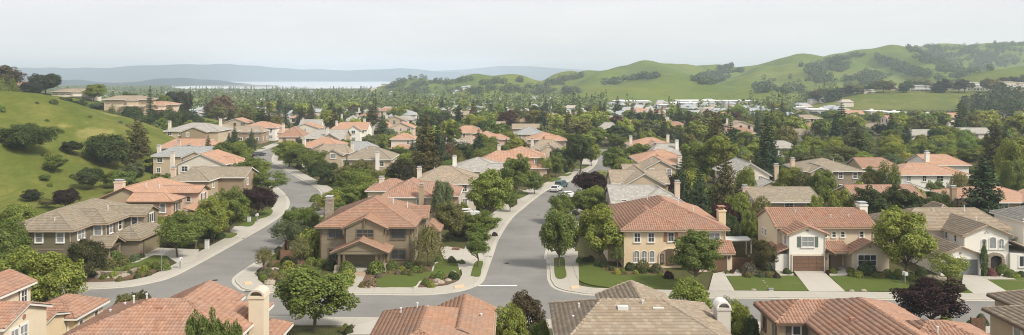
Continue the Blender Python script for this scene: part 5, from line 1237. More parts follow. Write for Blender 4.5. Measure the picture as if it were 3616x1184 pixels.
tr('round', 3080, 690, 600, 70, OL, 'golden olive tree before the red tiled roofs', Y=160)
tr('airy', 3140, 700, 565, 80, MG, 'green tree reaching over the dusty red gable', Y=158)
tr('broad', 3300, 700, 630, 70, MG, 'green tree in front of the white walls', Y=160)
tr('weep', 3390, 700, 605, 90, OL, 'feathery olive tree beside the red tiled roofs', name='weeping_tree', Y=158)
tr('conifer', 1505, 668, 405, 135, CB, 'huge olive brown redwood in the middle of the town', name='conifer_tree', Y=187)
tr('conifer', 1545, 660, 440, 90, CO, 'second redwood behind the huge one', name='conifer_tree', Y=205)
tr('broad', 1425, 680, 560, 100, (.06,.055,.024), 'dark olive tree under the huge redwood', Y=178)
tr('round', 1330, 690, 640, 60, OL, 'olive shrubby tree under the conservatory', Y=185)
# the grassy hillside
for a in [('oak', 97, 540, 433, 175, DG, 'big dark oak alone on the grassy slope', 165), ('oak', 380, 590, 470, 140, DG, 'dark round oak at the hill foot', 182), ('pine', 488, 590, 413, 98, CB, 'brown green pine at the hill foot', 190), ('round', 250, 545, 497, 70, (.05,.06,.025), 'small dark round tree on the slope between the oaks', 205)]:
    tr(*a[:7], name='oak_tree' if a[0] == 'oak' else ('conifer_tree' if a[0] == 'pine' else 'leafy_tree'), Y=march(a[1], a[2]))
for a in [('broad', 195, 612, 545, 75, MG, 'light bushy tree low on the grassy slope', 150), ('round', 320, 672, 588, 92, DG, 'dark leafy bush tree at the slope foot', 158), ('broad', 400, 665, 600, 90, MG, 'green bush tree beside the salmon chimney', 168), ('broad', 475, 650, 565, 70, GB, 'grey green feathery tree above the salmon house', 178), ('broad', 530, 610, 548, 80, LG, 'yellow green tree beside the bluish grey roof', 195), ('round', 232, 742, 664, 88, (.05,.03,.025), 'maroon bush on the grass above the grey olive roof', 136), ('round', 113, 712, 667, 66, (.055,.062,.03), 'grey green bush on the grass', 140), ('round', 165, 735, 700, 55, OL, 'olive bush beside the maroon bush', 138), ('airy', 440, 640, 590, 100, GB, 'tangled grey green shrub tree on the slope foot', 172), ('column', 489, 580, 515, 16, MG, 'thin bright cypress near the brown green pine', 186), ('broad', 590, 600, 545, 60, MG, 'green tree before the pink roofed houses', 200), ('round', 160, 640, 615, 40, MG, 'small low bush in the middle of the slope', 152)]:
    tr(*a[:7], Y=march(a[1], a[2]))
for a in [('umbrella', 160, 345, 258, 108, (.045,.055,.028), 'flat topped dark pine on the hill crest', 400, 'conifer_tree'), ('umbrella', 25, 330, 228, 100, (.09,.07,.035), 'rusty flat topped pine at the photo\'s left edge', 390, 'conifer_tree'), ('oak', 20, 330, 272, 95, MG, 'green bushy tree on the hill crest edge', 330, 'leafy_tree'), ('oak', 110, 340, 288, 80, (.04,.05,.03), 'dark bushy tree under the flat topped pine', 385, 'oak_tree'), ('broad', 332, 365, 295, 76, LG, 'light green round tree between the hillside houses', 395, 'leafy_tree'), ('thin', 530, 395, 299, 36, CO, 'slim dark spruce beside the hillside house', 365, 'conifer_tree'), ('oak', 452, 380, 320, 66, DG, 'dark round tree behind the hillside roof', 392, 'oak_tree'), ('broad', 572, 395, 335, 60, MG, 'fresh green tree beside the hillside spruce', 400, 'leafy_tree'), ('umbrella', 622, 410, 320, 74, (.045,.05,.03), 'dark eucalyptus with open crown on the ridge', 410, 'leafy_tree'), ('umbrella', 655, 410, 322, 50, (.05,.05,.032), 'second dark eucalyptus on the ridge', 412, 'leafy_tree'), ('umbrella', 785, 415, 334, 105, BR, 'brown crowned spreading tree above the meadow patch', 430, 'leafy_tree'), ('broad', 884, 440, 368, 66, MG, 'green round tree beside the brown crowned tree', 400, 'leafy_tree')]:
    tr(*a[:7], Y=a[7], name=a[8])
for i, (u, vb, vt, w) in enumerate([(400,425,368,80),(450,440,385,85),(500,455,390,90),(560,450,385,95),(610,455,370,100),(655,445,366,80),(520,478,420,90),(580,478,410,90),(640,482,405,95),(680,470,400,70),(470,430,372,70),(345,400,362,60),(280,390,350,55),(230,375,345,50)]):
    tr('oak', u, vb, vt, w, rnd.choice((DG, (.05,.072,.026), GB)), 'dark oak in the thicket below the hillside houses', name='oak_tree', Y=330+i*2 if i < 11 else 375, group='oaks in the thicket below the hillside houses', parts=False, j=.2)
# single crowns that stand out of the wood in the middle distance
for a in [('thin', 985, 455, 370, 40, CO, 'dark spruce in the twin pair left of centre'), ('thin', 1008, 455, 362, 36, CO, 'taller dark spruce of the twin pair left of centre'), ('conifer', 1065, 440, 372, 55, CO, 'dark conifer before the cream cottage'), ('conifer', 1098, 440, 366, 60, CB, 'olive conifer before the cream cottage'), ('conifer', 1170, 445, 352, 62, CO, 'dark spired conifer left of the redwood'), ('conifer', 1202, 448, 372, 55, CO, 'lower dark conifer beside the spired one'), ('conifer', 1315, 470, 362, 75, CB, 'broad olive conifer left of the huge redwood'), ('conifer', 1350, 490, 395, 60, DG, 'green conifer under the broad olive one'), ('broad', 1680, 470, 400, 92, YG, 'bright yellow green dome tree right of the redwood'), ('broad', 1790, 460, 385, 70, (.12,.06,.035), 'rust red tree by the bright yellow green dome'), ('broad', 2255, 485, 418, 80, LG, 'bright green round tree in the middle of the town'), ('oak', 2240, 430, 398, 62, (.03,.036,.028), 'nearly black oak in the valley centre'), ('conifer', 2296, 440, 380, 40, CO, 'dark conifer by the white warehouses'), ('round', 2635, 480, 425, 60, LG, 'bright round tree beside the low red roofed house'), ('oak', 3340, 500, 438, 92, MG, 'domed green tree below the glasshouse'), ('oak', 3310, 510, 450, 60, DG, 'dark tree under the domed green tree'), ('oak', 3110, 480, 436, 60, (.04,.05,.03), 'dark round tree left of the pasture houses'), ('umbrella', 2780, 540, 440, 75, OL, 'spreading olive pine over the valley roofs'), ('broad', 3160, 520, 455, 75, MG, 'round green tree in front of the pasture'), ('broad', 2870, 560, 478, 85, LG, 'light green tree before the stone faced house roof'), ('round', 2820, 580, 520, 110, LG, 'wide pale green tree left of the stone faced house roof'), ('broad', 2960, 560, 490, 60, YG, 'yellow green tree by the dark conifers'), ('pine', 3030, 600, 450, 110, DG, 'dense dark pine left of the red tiled roofs'), ('pine', 3200, 580, 500, 60, CO, 'dark pine behind the red tiled roofs'), ('broad', 2600, 500, 465, 40, LG, 'small bright tree by a low red roof'), ('thin', 2790, 440, 380, 30, CO, 'narrow dark conifer in front of the shop blocks'), ('broad', 1720, 560, 470, 90, MG, 'green tree in the belt right of the redwood'), ('broad', 1640, 570, 500, 90, DG, 'dark green tree right of the redwood foot'), ('spire', 1600, 560, 430, 60, MG, 'upright green tree beside the red hipped house')]:
    nm = 'conifer_tree' if a[0] in ('thin', 'conifer', 'pine') else ('oak_tree' if a[0] == 'oak' else 'leafy_tree')
    tr(*a, name=nm, Y=max(235, min(430, 26*F/(a[2]-274))), parts=False)

# ---------------------------------------------------------------- trees that fill the gardens and the wooded valley
def seg_d(p, a, b):
    dx, dy = b[0]-a[0], b[1]-a[1]; t = max(0, min(1, ((p[0]-a[0])*dx+(p[1]-a[1])*dy)/(dx*dx+dy*dy+1e-9)))
    return math.hypot(p[0]-a[0]-t*dx, p[1]-a[1]-t*dy)
def inpoly(p, P):
    c = False; j = len(P)-1
    for i in range(len(P)):
        if (P[i][1] > p[1]) != (P[j][1] > p[1]) and p[0] < (P[j][0]-P[i][0])*(p[1]-P[i][1])/(P[j][1]-P[i][1])+P[i][0]: c = not c
        j = i
    return c
ROADS = [k1[12:]+cut, cutS+k3c]
KL = [K1[::3], K2[::3], K3[::3]]
def free(x, y, r, hr=.5):
    for a0, a1, b0, b1 in FOOT:
        if a0-r*hr-.6 < x < a1+r*hr+.6 and b0-r*hr-.6 < y < b1+r*hr+.6: return False
    if y < 320:
        if any(inpoly((x, y), P) for P in ROADS): return False
        for k in KL:
            if any(seg_d((x, y), a, b) < 3.0+r*.5 for a, b in zip(k[:-1], k[1:])): return False
    return all((x-a)**2+(y-b)**2 > (r*.8+c*.8)**2*.6 for a, b, c in TREES)
def vis(x, y): return abs(x) < y*.66+6
# how much a crown of height h at (x, y) would cover the roofs behind it
def hides(x, y, h):
    for a0, a1, b0, b1 in FOOT:
        if b0 > y and b0-y < 26:
            s = b0/y; xx = x*s
            if a0-1 < xx < a1+1 and h > 26-(26-4.2)/s*1.0: return True
    return False
GAR = {'leafy_tree': [(LG, .42), (MG, .28), (OL, .12), (YG, .1), (GB, .06), (PU, .02)]}
def pick(ws):
    r = rnd.random()*sum(w for _, w in ws)
    for c, w in ws:
        r -= w
        if r <= 0: return c
    return ws[0][0]
CN = {LG: 'light green', MG: 'mid green', OL: 'olive green', YG: 'yellow green', GB: 'grey green', PU: 'dark purple', DG: 'dark green', CO: 'blackish green', CB: 'brownish', (.04,.05,.03): 'near black', BR: 'brown', RB: 'rusty'}
# small trees in the back gardens
n = 0
for _ in range(9000):
    y = 112*math.exp(rnd.random()*math.log(300/112)); x = rnd.uniform(-.64, .86)*y
    if x < -69-.12*(y-115) and rnd.random() < .85: continue
    h = rnd.uniform(2.5, 5.0)*(1.25 if y > 150 else 1); w = h*rnd.uniform(.8, 1.15)
    if T(x, y) > .6 or (y < 150 and abs(x) < 14 and x > -9): continue
    if not free(x, y, w/2) or (hides(x, y, h) and (y < 150 or rnd.random() < .62)): continue
    c = pick(GAR['leafy_tree']); f = y > 170
    plant('garden_tree', rnd.choice(('broad', 'round', 'airy', 'tuft' if not f else 'broad')), x, y, h, w, c, CN[c]+' small tree filling the back gardens between roofs', CN[c]+' garden trees', parts=not f, j=.2); n += 1
    if n >= 390: break
print('garden', n)
# woods of the middle distance
n1 = n2 = n3 = 0
for _ in range(30000):
    y = 215*math.exp(rnd.random()*math.log(640/215)); x = rnd.uniform(-.5, .68)*y
    LG_, MG_ = sc(LG, 1.2), sc(MG, 1.25)
    if T(x, y) > 2.5: continue
    con = rnd.random() < .17
    h = rnd.uniform(8, 14.5) if con else rnd.uniform(5.5, 10.5)
    if y < 300: h *= .75
    if y > 330: h *= 1.1
    w = h*rnd.uniform(.34, .5) if con else h*rnd.uniform(.8, 1.15)
    if x > y*.35 and y > 430: h = min(h, 26-115*y/2807-T(x, y))
    elif .12*y < x < .32*y and y > 470 and rnd.random() < .9: h = min(h, 26-114*y/2807-T(x, y))
    if h < 3.5: continue
    w = min(w, h*1.3)
    if not free(x, y, w/2*.75, .5) or (y < 460 and hides(x, y, h) and rnd.random() < .92): continue
    if con:
        if n2 >= 150: continue
        c = rnd.choice((CO, CO, CB, DG)); n2 += 1
        plant('wood_conifer', 'conifer' if y < 300 else rnd.choice(('farcon', 'thin')), x, y, h, w, c, CN[c]+' conifer standing in the wooded belt beyond the roofs', CN[c]+' conifers of the wooded belt', parts=False, j=.2)
    elif rnd.random() < .3:
        if n3 >= 130: continue
        c = rnd.choice((DG, MG, MG, OL, GB)); n3 += 1
        plant('wood_oak', 'oak' if y < 300 else 'farbroad', x, y, h*.85, w*1.15, c, CN[c]+' spreading oak in the wooded belt beyond the roofs', CN[c]+' oaks of the wooded belt', parts=False, j=.2)
    else:
        if n1 >= 285: continue
        c = pick([(LG_, .38), (MG_, .28), (OL, .12), (YG, .1), (GB, .1), (BR, .03), (RB, .02)]); c0 = c; c = {LG_: LG, MG_: MG}.get(c, c); n1 += 1
        plant('wood_tree', rnd.choice(('broad', 'round', 'tallbroad')) if y < 300 else 'farbroad', x, y, h, w, c0, CN[c]+' leafy tree in the wooded belt beyond the roofs', CN[c]+' trees of the wooded belt', parts=False, j=.2)
print('wood', n1, n2, n3)

# ---------------------------------------------------------------- shrubs in the beds
def shrubs(bed, pts, ox, oy, s=2.45, cols=(MG, LG, DG, OL, GB), name='shrub'):
    for e in pts:
        x, y, w = e[:3]; gx, gy = G(ox+x/s, oy+y/s, .15); c = e[3] if len(e) > 3 else rnd.choice(cols); wm = max(.5, w/s*gy/F); nm = {PU: 'purple', YG: 'golden', (.28,.12,.11): 'pink flowering', (.25,.21,.14): 'pale'}.get(c) or CN.get(c, 'green')
        plant('shrub', rnd.choice(('shrub', 'shrub', 'tuft')), gx, gy+wm*.4, wm*.75, wm*1.08, c, nm+' shrub '+bed, nm+' shrubs '+bed, cat='shrub', z=.12, j=.2)
PK = (.28,.12,.11)
shrubs('in the bed before the craftsman house', [(55,320,150,MG),(110,245,60,GB),(300,320,150,MG),(450,285,115,MG),(530,298,70,LG),(430,312,38,YG),(590,272,95,DG),(640,308,85,MG),(560,322,65,OL),(740,295,45,OL),(700,282,60),(790,250,60,OL),(970,218,75,GB),(1025,222,35,MG),(1060,228,52,MG),(860,215,80,MG),(980,365,95,DG),(860,362,90,MG),(800,355,60,MG),(740,412,75,MG),(785,432,75,YG),(190,432,65,OL),(255,432,110,(.25,.21,.14)),(60,370,120,LG),(30,432,130,LG),(330,352,60,(.25,.21,.14)),(690,310,50,OL),(610,330,50,OL),(500,320,60,(.25,.21,.14)),(90,400,70,YG)], *Z3)
shrubs('in the rock garden at the curved street corner', [(785,335,75),(850,305,65),(920,255,65),(900,195,65),(990,235,100),(1050,235,85),(1000,305,140,LG),(950,372,85),(885,345,70),(800,372,70),(940,405,65),(1210,242,95,LG),(1290,255,100),(1390,275,110),(940,155,70),(860,255,55),(1110,330,60),(960,330,70,LG),(1040,345,70),(830,345,50,GB),(770,300,45,(.05,.03,.025)),(1080,300,90,OL),(1180,290,80,LG),(980,120,60),(930,130,70)], *Z2)
shrubs('in the bed before the cream house', [(880,288,52,DG),(930,318,65,YG),(980,308,62,LG),(1050,290,95,DG),(1090,318,52,YG),(1160,288,120,OL),(1155,312,72,DG),(1270,312,115,GB),(1310,338,55,LG),(1380,358,85,(.07,.05,.03)),(810,262,55,DG),(600,218,65,MG),(655,215,65,DG),(850,285,35,LG),(700,205,70,DG),(760,250,50,DG),(1010,320,40,OL),(1230,300,50,OL)], *Z4)
shrubs('in the bed between cream and white houses', [(940,318,72,DG),(1290,312,45,(.10,.05,.035)),(1340,312,72,LG),(415,312,42,MG),(455,312,48,(.09,.045,.035)),(620,322,135,(.25,.21,.14)),(555,302,65,OL),(600,348,62,OL),(720,348,55,GB),(780,348,75,OL),(850,352,65,(.10,.07,.04)),(680,342,45,GB),(650,250,100,DG),(760,280,90,DG),(540,260,60,DG),(820,230,60,DG)], *Z5)
shrubs('along the white house front', [(25,312,72,MG),(20,338,52,MG),(95,348,78,LG),(175,325,160,DG),(245,352,65,MG),(345,345,92,MG),(430,342,92,LG),(540,372,92,MG),(300,352,62,OL),(1350,315,112,MG),(1410,348,92,LG),(1465,342,42,YG),(1500,332,62,DG),(1240,335,92,PK),(385,362,62,DG),(150,300,50,LG),(640,330,100,DG),(1180,320,60,DG),(1290,300,60,MG),(1210,310,70,PK),(450,370,60,DG)], *Z6)
shrubs('in the garden before the grey olive house', [(650,398,125,DG),(880,362,62,MG),(970,348,72,YG),(1110,322,52,GB),(1180,348,62,OL),(1220,312,95,LG),(1150,202,85,GB),(1070,202,62,MG),(1215,178,55,DG),(960,215,135,MG),(1070,145,82,LG),(930,275,125,OL),(1050,238,105,OL),(1400,285,110,MG),(1330,270,80,MG),(1240,285,90,MG),(790,345,75,DG),(860,250,80,DG),(700,320,80,DG),(1020,380,60,OL),(1280,330,50,OL),(1090,290,60,MG),(1000,300,60,LG)], *Z1)
shrubs('beside the near pavement', [(40,790,60,MG),(95,790,50,GB),(10,810,50,OL),(70,830,80,DG)], *Z3)
shrubs('at the foot of the purple plum tree', [(440,720,150,MG),(850,740,100,LG),(1090,800,110,MG),(1180,760,80,DG),(1150,710,70,GB)], *Z6)
shrubs('along the curved street lawns', [(1090,830,110),(1010,800,80,DG),(900,520,45,LG),(420,840,90,DG),(300,835,110,DG),(130,840,120,MG),(20,830,130,MG),(640,480,60,DG),(680,150,60,PU),(700,120,70,DG),(1000,140,90,DG),(960,165,60,MG),(1020,190,60,DG),(1110,225,50,GB),(1330,375,110,DG),(1420,370,90,GB),(1250,520,90,LG),(1310,540,80,YG),(1180,640,90,MG),(1250,600,90,OL)], 600, 500)
shrubs('along the side street lawns', [(320,340,80,OL),(430,270,90,MG),(310,290,60,(.05,.03,.025)),(520,265,60,MG),(780,430,90,YG),(850,420,90,LG),(830,490,70,(.06,.03,.025)),(760,480,80,OL),(570,640,60,DG),(860,350,70,OL),(1060,245,110,GB),(1200,225,120,OL),(480,170,60,DG),(540,230,60,OL)], 1800, 500)
shrubs('beside the craftsman house driveway', [(1010,560,110,DG),(1060,600,100,MG),(1030,820,110,(.075,.032,.024)),(940,830,60,LG),(1100,520,100,DG),(900,640,80,MG),(960,760,90,OL),(1340,820,50,(.06,.035,.025))], 1200, 500)
# a scatter of tufts and low bushes on the grassy slope
n = 0
while n < 26:
    y = rnd.uniform(135, 260); x = -rnd.uniform(.45, .68)*y; z = T(x, y)
    if z < .3 or not free(x, y, .8): continue
    w = rnd.uniform(.9, 2.6); plant('shrub', 'tuft', x, y, w*.6, w*1.1, rnd.choice((OL, GB, MG, OL)), 'low scrubby bush dotted over the grassy slope', 'scrubby bushes on the grassy slope', cat='shrub', j=.25); n += 1

# ---------------------------------------------------------------- woods too far off to count
def blobs(name, pts, stops, ls, nleaf, label):
    """a far wood: pts = (x, y, z, height, width, conifer?) in one object"""
    Vs, Qs, o = [], [], 0
    for x, y, z, h, w, con in pts:
        n = nleaf; g = RNG
        if con: f = g.random(n); r = w/2*(1-f)**.8*np.sqrt(g.random(n)*.6+.4); zz = h*(.08+.92*f)
        else: f = g.random(n); r = w/2*np.sin(np.clip(f*.93+.05, 0, 1)*PI)**.6*np.sqrt(g.random(n)*.5+.5); zz = h*(.08+.92*f)
        a = g.random(n)*6.28; P = np.stack([x+np.cos(a)*r, y+np.sin(a)*r, z+zz], 1)
        N = np.stack([np.cos(a), np.sin(a), .3+f], 1)+g.normal(size=(n, 3))*.5
        V, Q = leaves(P, N, ls*(w/6)**.5, .7, g); Vs.append(V); Qs.append(Q+o); o += len(V)
    me = amesh(name, np.concatenate(Vs), np.concatenate(Qs), m_farleaf(name+'_leaves', stops))
    return tag(link(name, me), label, 'woods', None, 'stuff')
pts = []
for _ in range(8200):
    y = 600*math.exp(rnd.random()*math.log(2080/600)); x = rnd.uniform(-.62, .72)*y
    z = T(x, y)
    if z > 7 and y > 700 and x > 0: continue
    if x/y > .36 and 630 < y < 800: continue
    hz = float(hills_fn(np.array([x]), np.array([y]))[0])
    if hz > z+1: continue
    if math.sin(x*.021+math.sin(y*.012)*2)*math.sin(y*.017+x*.006) < -.35 and rnd.random() < .75: continue
    if any(math.hypot(x-o[0], (y-o[1])*.6) < o[2] for o in [(xat(2400, 790), 790, 42), (xat(2260, 880), 880, 40), (xat(2480, 830), 830, 34)]) and rnd.random() < .85: continue
    con = rnd.random() < .2; h = rnd.uniform(9, 19) if con else rnd.uniform(5, 11.5)
    if x > y*.35 and y < 800: h = min(h, 26-115*y/2807-z)
    elif .12*y < x < .32*y and y < 900 and rnd.random() < .93: h = min(h, 26-110*y/2807-z)
    if x < -.13*y: h = min(h, 26-(30 if con else 39)*y/2807-z)
    if h < 2.6: continue
    w = h*rnd.uniform(.35, .5) if con else h*rnd.uniform(.85, 1.3)
    pts.append((x, y, z, h, w, con))
for _ in range(1300):
    y = rnd.uniform(2050, 3300); x = rnd.uniform(-.66, -.43)*y; h = min(rnd.uniform(6, 11), 26-28*y/2807+5.5)
    if h > 3: pts.append((x, y, T(x, y), h, h*rnd.uniform(1.2, 2.2), False))
blobs('far_woods', pts, [(.25, (.08,.11,.052)), (.42, (.135,.175,.062)), (.55, (.20,.235,.075)), (.66, (.10,.135,.06)), (.8, (.20,.175,.085))], .85, 60, 'wooded valley floor running out to the bay')
# the far ridge trees: counted ones near the villas
k = 0
for u, vb, vt, w in [(3005,345,300,50),(3030,340,298,45),(3060,335,300,40),(3090,330,290,50),(3120,325,282,55),(3140,322,286,40),(3200,330,285,45),(3235,318,274,75),(3262,318,276,70),(3300,322,300,30),(3320,326,306,40),(3336,330,276,60),(3385,322,290,35),(3405,322,278,60),(3440,300,288,40),(3495,322,274,60),(3515,322,278,50),(3545,300,272,50),(3580,300,268,50),(3610,300,262,50),(2985,350,310,50),(2960,352,312,50),(2935,355,316,50),(2910,358,312,50),(2880,362,318,50),(3315,344,318,45),(3190,338,310,40)]:
    Y = 775 if vb > 320 else 850; x = xat(u, Y); z = T(x, Y)
    plant('ridge_tree', 'farbroad', x, Y, zat(vt, Y)-z, w*Y/F*1.1, rnd.choice((DG, (.045,.055,.03), CB, OL)), 'dark crowned tree among the villas on the far ridge', 'trees among the far ridge villas', parts=False, j=.25); k += 1
# the wooded bank at the right under the far ridge, and the woods in the hill gullies
pts = []
def fillpx(poly, n, Y0, Y1, h0, h1, con=.1, fn=None):
    us = [p[0] for p in poly]; vs_ = [p[1] for p in poly]; k = 0; tries = 0
    while k < n and tries < n*60:
        tries += 1; u = rnd.uniform(min(us), max(us)); v = rnd.uniform(min(vs_), max(vs_))
        if not inpoly((u, v), poly): continue
        if fn is hills_fn and math.sin(u*.045+2.1*math.sin(v*.09))*math.sin(v*.16+u*.012) < -.2: continue
        # march along the view ray until it meets the ground: the place where that bit of wood stands
        Ys = np.linspace(Y0, Y1, 160); Z = (fn or Tn)(xat(u, Ys), Ys); hit = np.nonzero(Z >= zat(v, Ys))[0]
        if len(hit) == 0: continue
        Y = Ys[hit[0]]; h = rnd.uniform(h0, h1); pts.append((xat(u, Y), Y, Z[hit[0]]-.4, h, h*rnd.uniform(.9, 1.4), rnd.random() < con)); k += 1
both = lambda X, Y: np.maximum(Tn(X, Y), hills_fn(X, Y))
fillpx([(3530,330),(3620,325),(3620,420),(3440,420),(3380,385),(3480,360)], 70, 500, 790, 7, 12, .1)
fillpx([(2850,408),(3620,403),(3620,425),(2850,428)], 110, 450, 700, 2.5, 4.5, .1)
fillpx([(2290,345),(2640,340),(2960,335),(2960,362),(2640,372),(2290,352)], 70, 600, 1000, 6, 10, .15)
blobs('valley_thicket', pts, [(.3, (.032,.045,.022)), (.5, (.055,.075,.028)), (.7, (.09,.085,.035))], .8, 70, 'dark thicket along the foot of the green pasture'); pts = []
P_ = lambda L: [(a*K, b*K) for a, b in L]
for poly, n in [(P_([(1748,210),(1740,205),(1800,178),(1860,160),(1870,166),(1830,185),(1870,178),(1865,186),(1800,212),(1770,216)]), 210), (P_([(1515,212),(1600,196),(1660,192),(1650,200),(1560,212),(1520,218)]), 70), (P_([(2010,168),(2060,160),(2110,150),(2160,138),(2180,142),(2130,165),(2140,172),(2090,195),(2130,190),(2120,205),(2060,212),(2040,195)]), 210), (P_([(2200,145),(2230,150),(2300,175),(2370,200),(2380,206),(2320,198),(2260,180),(2210,158)]), 130),
    (P_([(2280,122),(2360,118),(2420,120),(2500,112),(2576,112),(2576,160),(2480,180),(2400,200),(2350,180),(2300,150)]), 560), (P_([(2110,205),(2170,185),(2230,190),(2260,205),(2180,215),(2110,215)]), 70), (P_([(1020,202),(1060,194),(1100,198),(1180,200),(1190,206),(1130,215),(1050,222),(960,226),(985,216)]), 75), (P_([(1180,212),(1290,206),(1320,204),(1310,209),(1200,216)]), 22), (P_([(1370,210),(1400,206),(1460,190),(1470,196),(1420,215),(1375,216)]), 50), (P_([(1880,222),(1950,218),(2010,222),(2050,232),(1960,238),(1890,236)]), 70), (P_([(2210,160),(2290,180),(2330,192),(2300,196),(2240,178)]), 40), (P_([(1870,200),(2440,205),(2440,215),(1990,222)]), 24), (P_([(960,228),(1350,222),(1460,232),(1460,240),(960,240)]), 160), (P_([(1300,205),(1314,203),(1312,208),(1300,209)]), 8)]:
    fillpx(poly, n, 820, 2040, 5, 9.5, .0, hills_fn)
blobs('hillside_woods', pts, [(.3, (.07,.09,.045)), (.6, (.105,.13,.055)), (.8, (.14,.15,.06))], .9, 60, 'dark oak woods in the gullies of the green hills')
# roofs glinting through the far woods, too many and too small to count
b = MB(); b2 = MB()
for _ in range(480):
    y = 480*math.exp(rnd.random()*math.log(1900/480)); x = rnd.uniform(-.55, .42)*y; z = T(x, y)
    hz = float(hills_fn(np.array([x]), np.array([y]))[0])
    if hz > (12 if x < -60 else -3): continue
    z = max(z, hz)
    w, d, hh = rnd.uniform(3, 6), rnd.uniform(3, 5), rnd.uniform(2.6, 4.6)
    b.box(x-w, x+w, y-d, y+d, z-2, z+hh)
    b2.add([(x-w-.5,y-d-.5,z+hh),(x+w+.5,y-d-.5,z+hh),(x+w+.5,y+d+.5,z+hh),(x-w-.5,y+d+.5,z+hh),(x-w*.6,y,z+hh+2.2),(x+w*.6,y,z+hh+2.2)], [(0,1,5,4),(2,3,4,5),(1,2,5),(3,0,4)], rnd.choice((0,0,0,1)))
o = b.build('distant_town', [M['offw']]); tag(o, 'pale houses sprinkled through the far woods', 'town', None, 'stuff'); b2.build('roof', [M['groof'], m_plain('far_roof', (.42,.36,.31), .8, .2, .02)], o)['kind'] = 'stuff'
HAZE, SUN, SKY, EXPO = .00020, 2.45, 5.05, 0.86
# ---------------------------------------------------------------- smaller things
def car(label, x, y, rz, col, van=False):
    o = tag(empty('parked_car', (x, y, .03), rz), label, 'car'); mc = NT('car_paint'); m = mc.principled(col, .35, None, .1, .5)
    L, W = 4.5, 1.8; prof = [(-2.25,.35),(-2.25,.75),(-2.05,.85),(-1.75,.92),(-1.25,1.42),(.35,1.45),(1.0,.98),(1.9,.86),(2.2,.72),(2.25,.35)] if not van else [(-2.25,.35),(-2.25,1.0),(-2.15,1.6),(-1.9,1.72),(.6,1.72),(1.25,1.1),(2.1,.98),(2.25,.8),(2.25,.35)]
    n = len(prof); b = MB(); vs = []
    for sy, ins in ((-1, 1), (1, 1)):
        for a, z in prof: vs.append((a, sy*(W/2-(.16 if z > 1.1 else 0)), z))
    b.add(vs, [(i, i+1, n+i+1, n+i) for i in range(n-1)]+[tuple(range(n-1, -1, -1)), tuple(range(n, 2*n)), (0, n, 2*n-1, n-1)]); b.build('body', m, o)
    for sx in (-1.4, 1.4):
        for sy in (-.86, .86):
            t = MB(); t.tube([(sx, sy-.1, .32), (sx, sy+.1, .32)], .32, 14); w = t.build('wheel', M['dark'], o); r = MB(); r.tube([(sx, sy-.115, .32), (sx, sy+.115, .32)], .19, 10); r.build('rim', M['metal'], w)
    zt, zb = (1.38, .98) if not van else (1.62, 1.12)
    for sy in (-1, 1):
        g = MB(); q = W/2-.13; xs = (-1.5, .55) if not van else (-2.0, .7); g.add([(xs[0]-.1, sy*(q+.12), zb-.05), (xs[1]+.35, sy*(q+.12), zb-.05), (xs[1]-.25, sy*(q+.0), zt), (xs[0]+.3, sy*(q+.0), zt)], [(0,1,2,3) if sy < 0 else (3,2,1,0)]); g.build('side_window', M['glass'], o)
        h = MB(); h.box(2.2, 2.27, sy*.62-.16, sy*.62+.16, .62, .74); h.build('headlight', M['metalw'], o); h = MB(); h.box(-2.28, -2.2, sy*.68-.12, sy*.68+.12, .66, .82); h.build('tail_light', M['shutr'], o)
    g = MB(); f = (.4, 1.43, 1.0, .99) if not van else (.64, 1.70, 1.26, 1.12); g.add([(f[2]+.02, -.72, f[3]), (f[2]+.02, .72, f[3]), (f[0]+.03, .64, f[1]), (f[0]+.03, -.64, f[1])], [(0,1,2,3)]); g.build('windscreen', M['glass'], o)
    g = MB(); f = (-1.27, 1.40, -1.77, .94) if not van else (-2.17, 1.58, -2.27, 1.02); g.add([(f[2]-.01, .72, f[3]), (f[2]-.01, -.72, f[3]), (f[0]-.02, -.64, f[1]), (f[0]-.02, .64, f[1])], [(0,1,2,3)]); g.build('rear_window', M['glass'], o)
def on(u, v): return G(u, v, .03)
x, y = on(1946, 676); car('silver white car parked at the side street kerb', x+1.2, y, math.radians(68), (.62,.62,.60))
x, y = on(1965, 664); car('dark teal van parked behind the silver white car', x+1.2, y+.8, math.radians(66), (.06,.13,.15), True)
x, y = G(1655, 765); car('white car half hidden under the tallest street tree', x, y, math.radians(10), (.7,.7,.69))
x, y = G(2012, 700); car('white car in a driveway behind the small street trees', x, y, math.radians(15), (.7,.7,.69))
x, y = on(915, 551); car('small dark car far up the curved street', x, y, math.radians(60), (.05,.055,.06))
def mailbox(label, u, v, c='metalw'):
    x, y = G(u, v, .15); o = tag(empty('mailbox', (x, y, .15), rnd.uniform(-.3, .3)), label, 'mailbox')
    b = MB(); b.box(-.06, .06, -.06, .06, -.1, 1.0); b.build('post', M['metal'], o); b = MB(); b.box(-.22, .22, -.3, .3, 1.004, 1.25)
    pr = [(-.22*math.cos(PI*i/8), 1.254+.2*math.sin(PI*i/8)) for i in range(9)]; b.add([(a, s, c_) for s in (-.3, .3) for a, c_ in pr], [(i, i+1, 10+i, 9+i) for i in range(8)]+[tuple(range(9)), tuple(range(17, 8, -1))]); q = b.build('box', M[c], o)
    b = MB(); b.box(.224, .25, -.1, -.04, 1.1, 1.42); b.build('flag', M['shutr'], q)
mailbox('white mailbox on a post beside the olive garage lawn', 636, 948); mailbox('white mailbox on the lawn under the plum tree', 908, 783); mailbox('white mailbox under the largest light green tree', 3196, 1000)
def pedestal(label, u, v, h):
    x, y = G(u, v, .15); o = tag(empty('utility_box', (x, y, .15)), label, 'utility box'); b = MB(); b.box(-.28, .28, -.2, .2, -.1, h); b.build('cabinet', M['metalw'], o); b = MB(); b.box(-.32, .32, -.24, .24, h+.003, h+.07); b.build('lid', M['metal'], o)
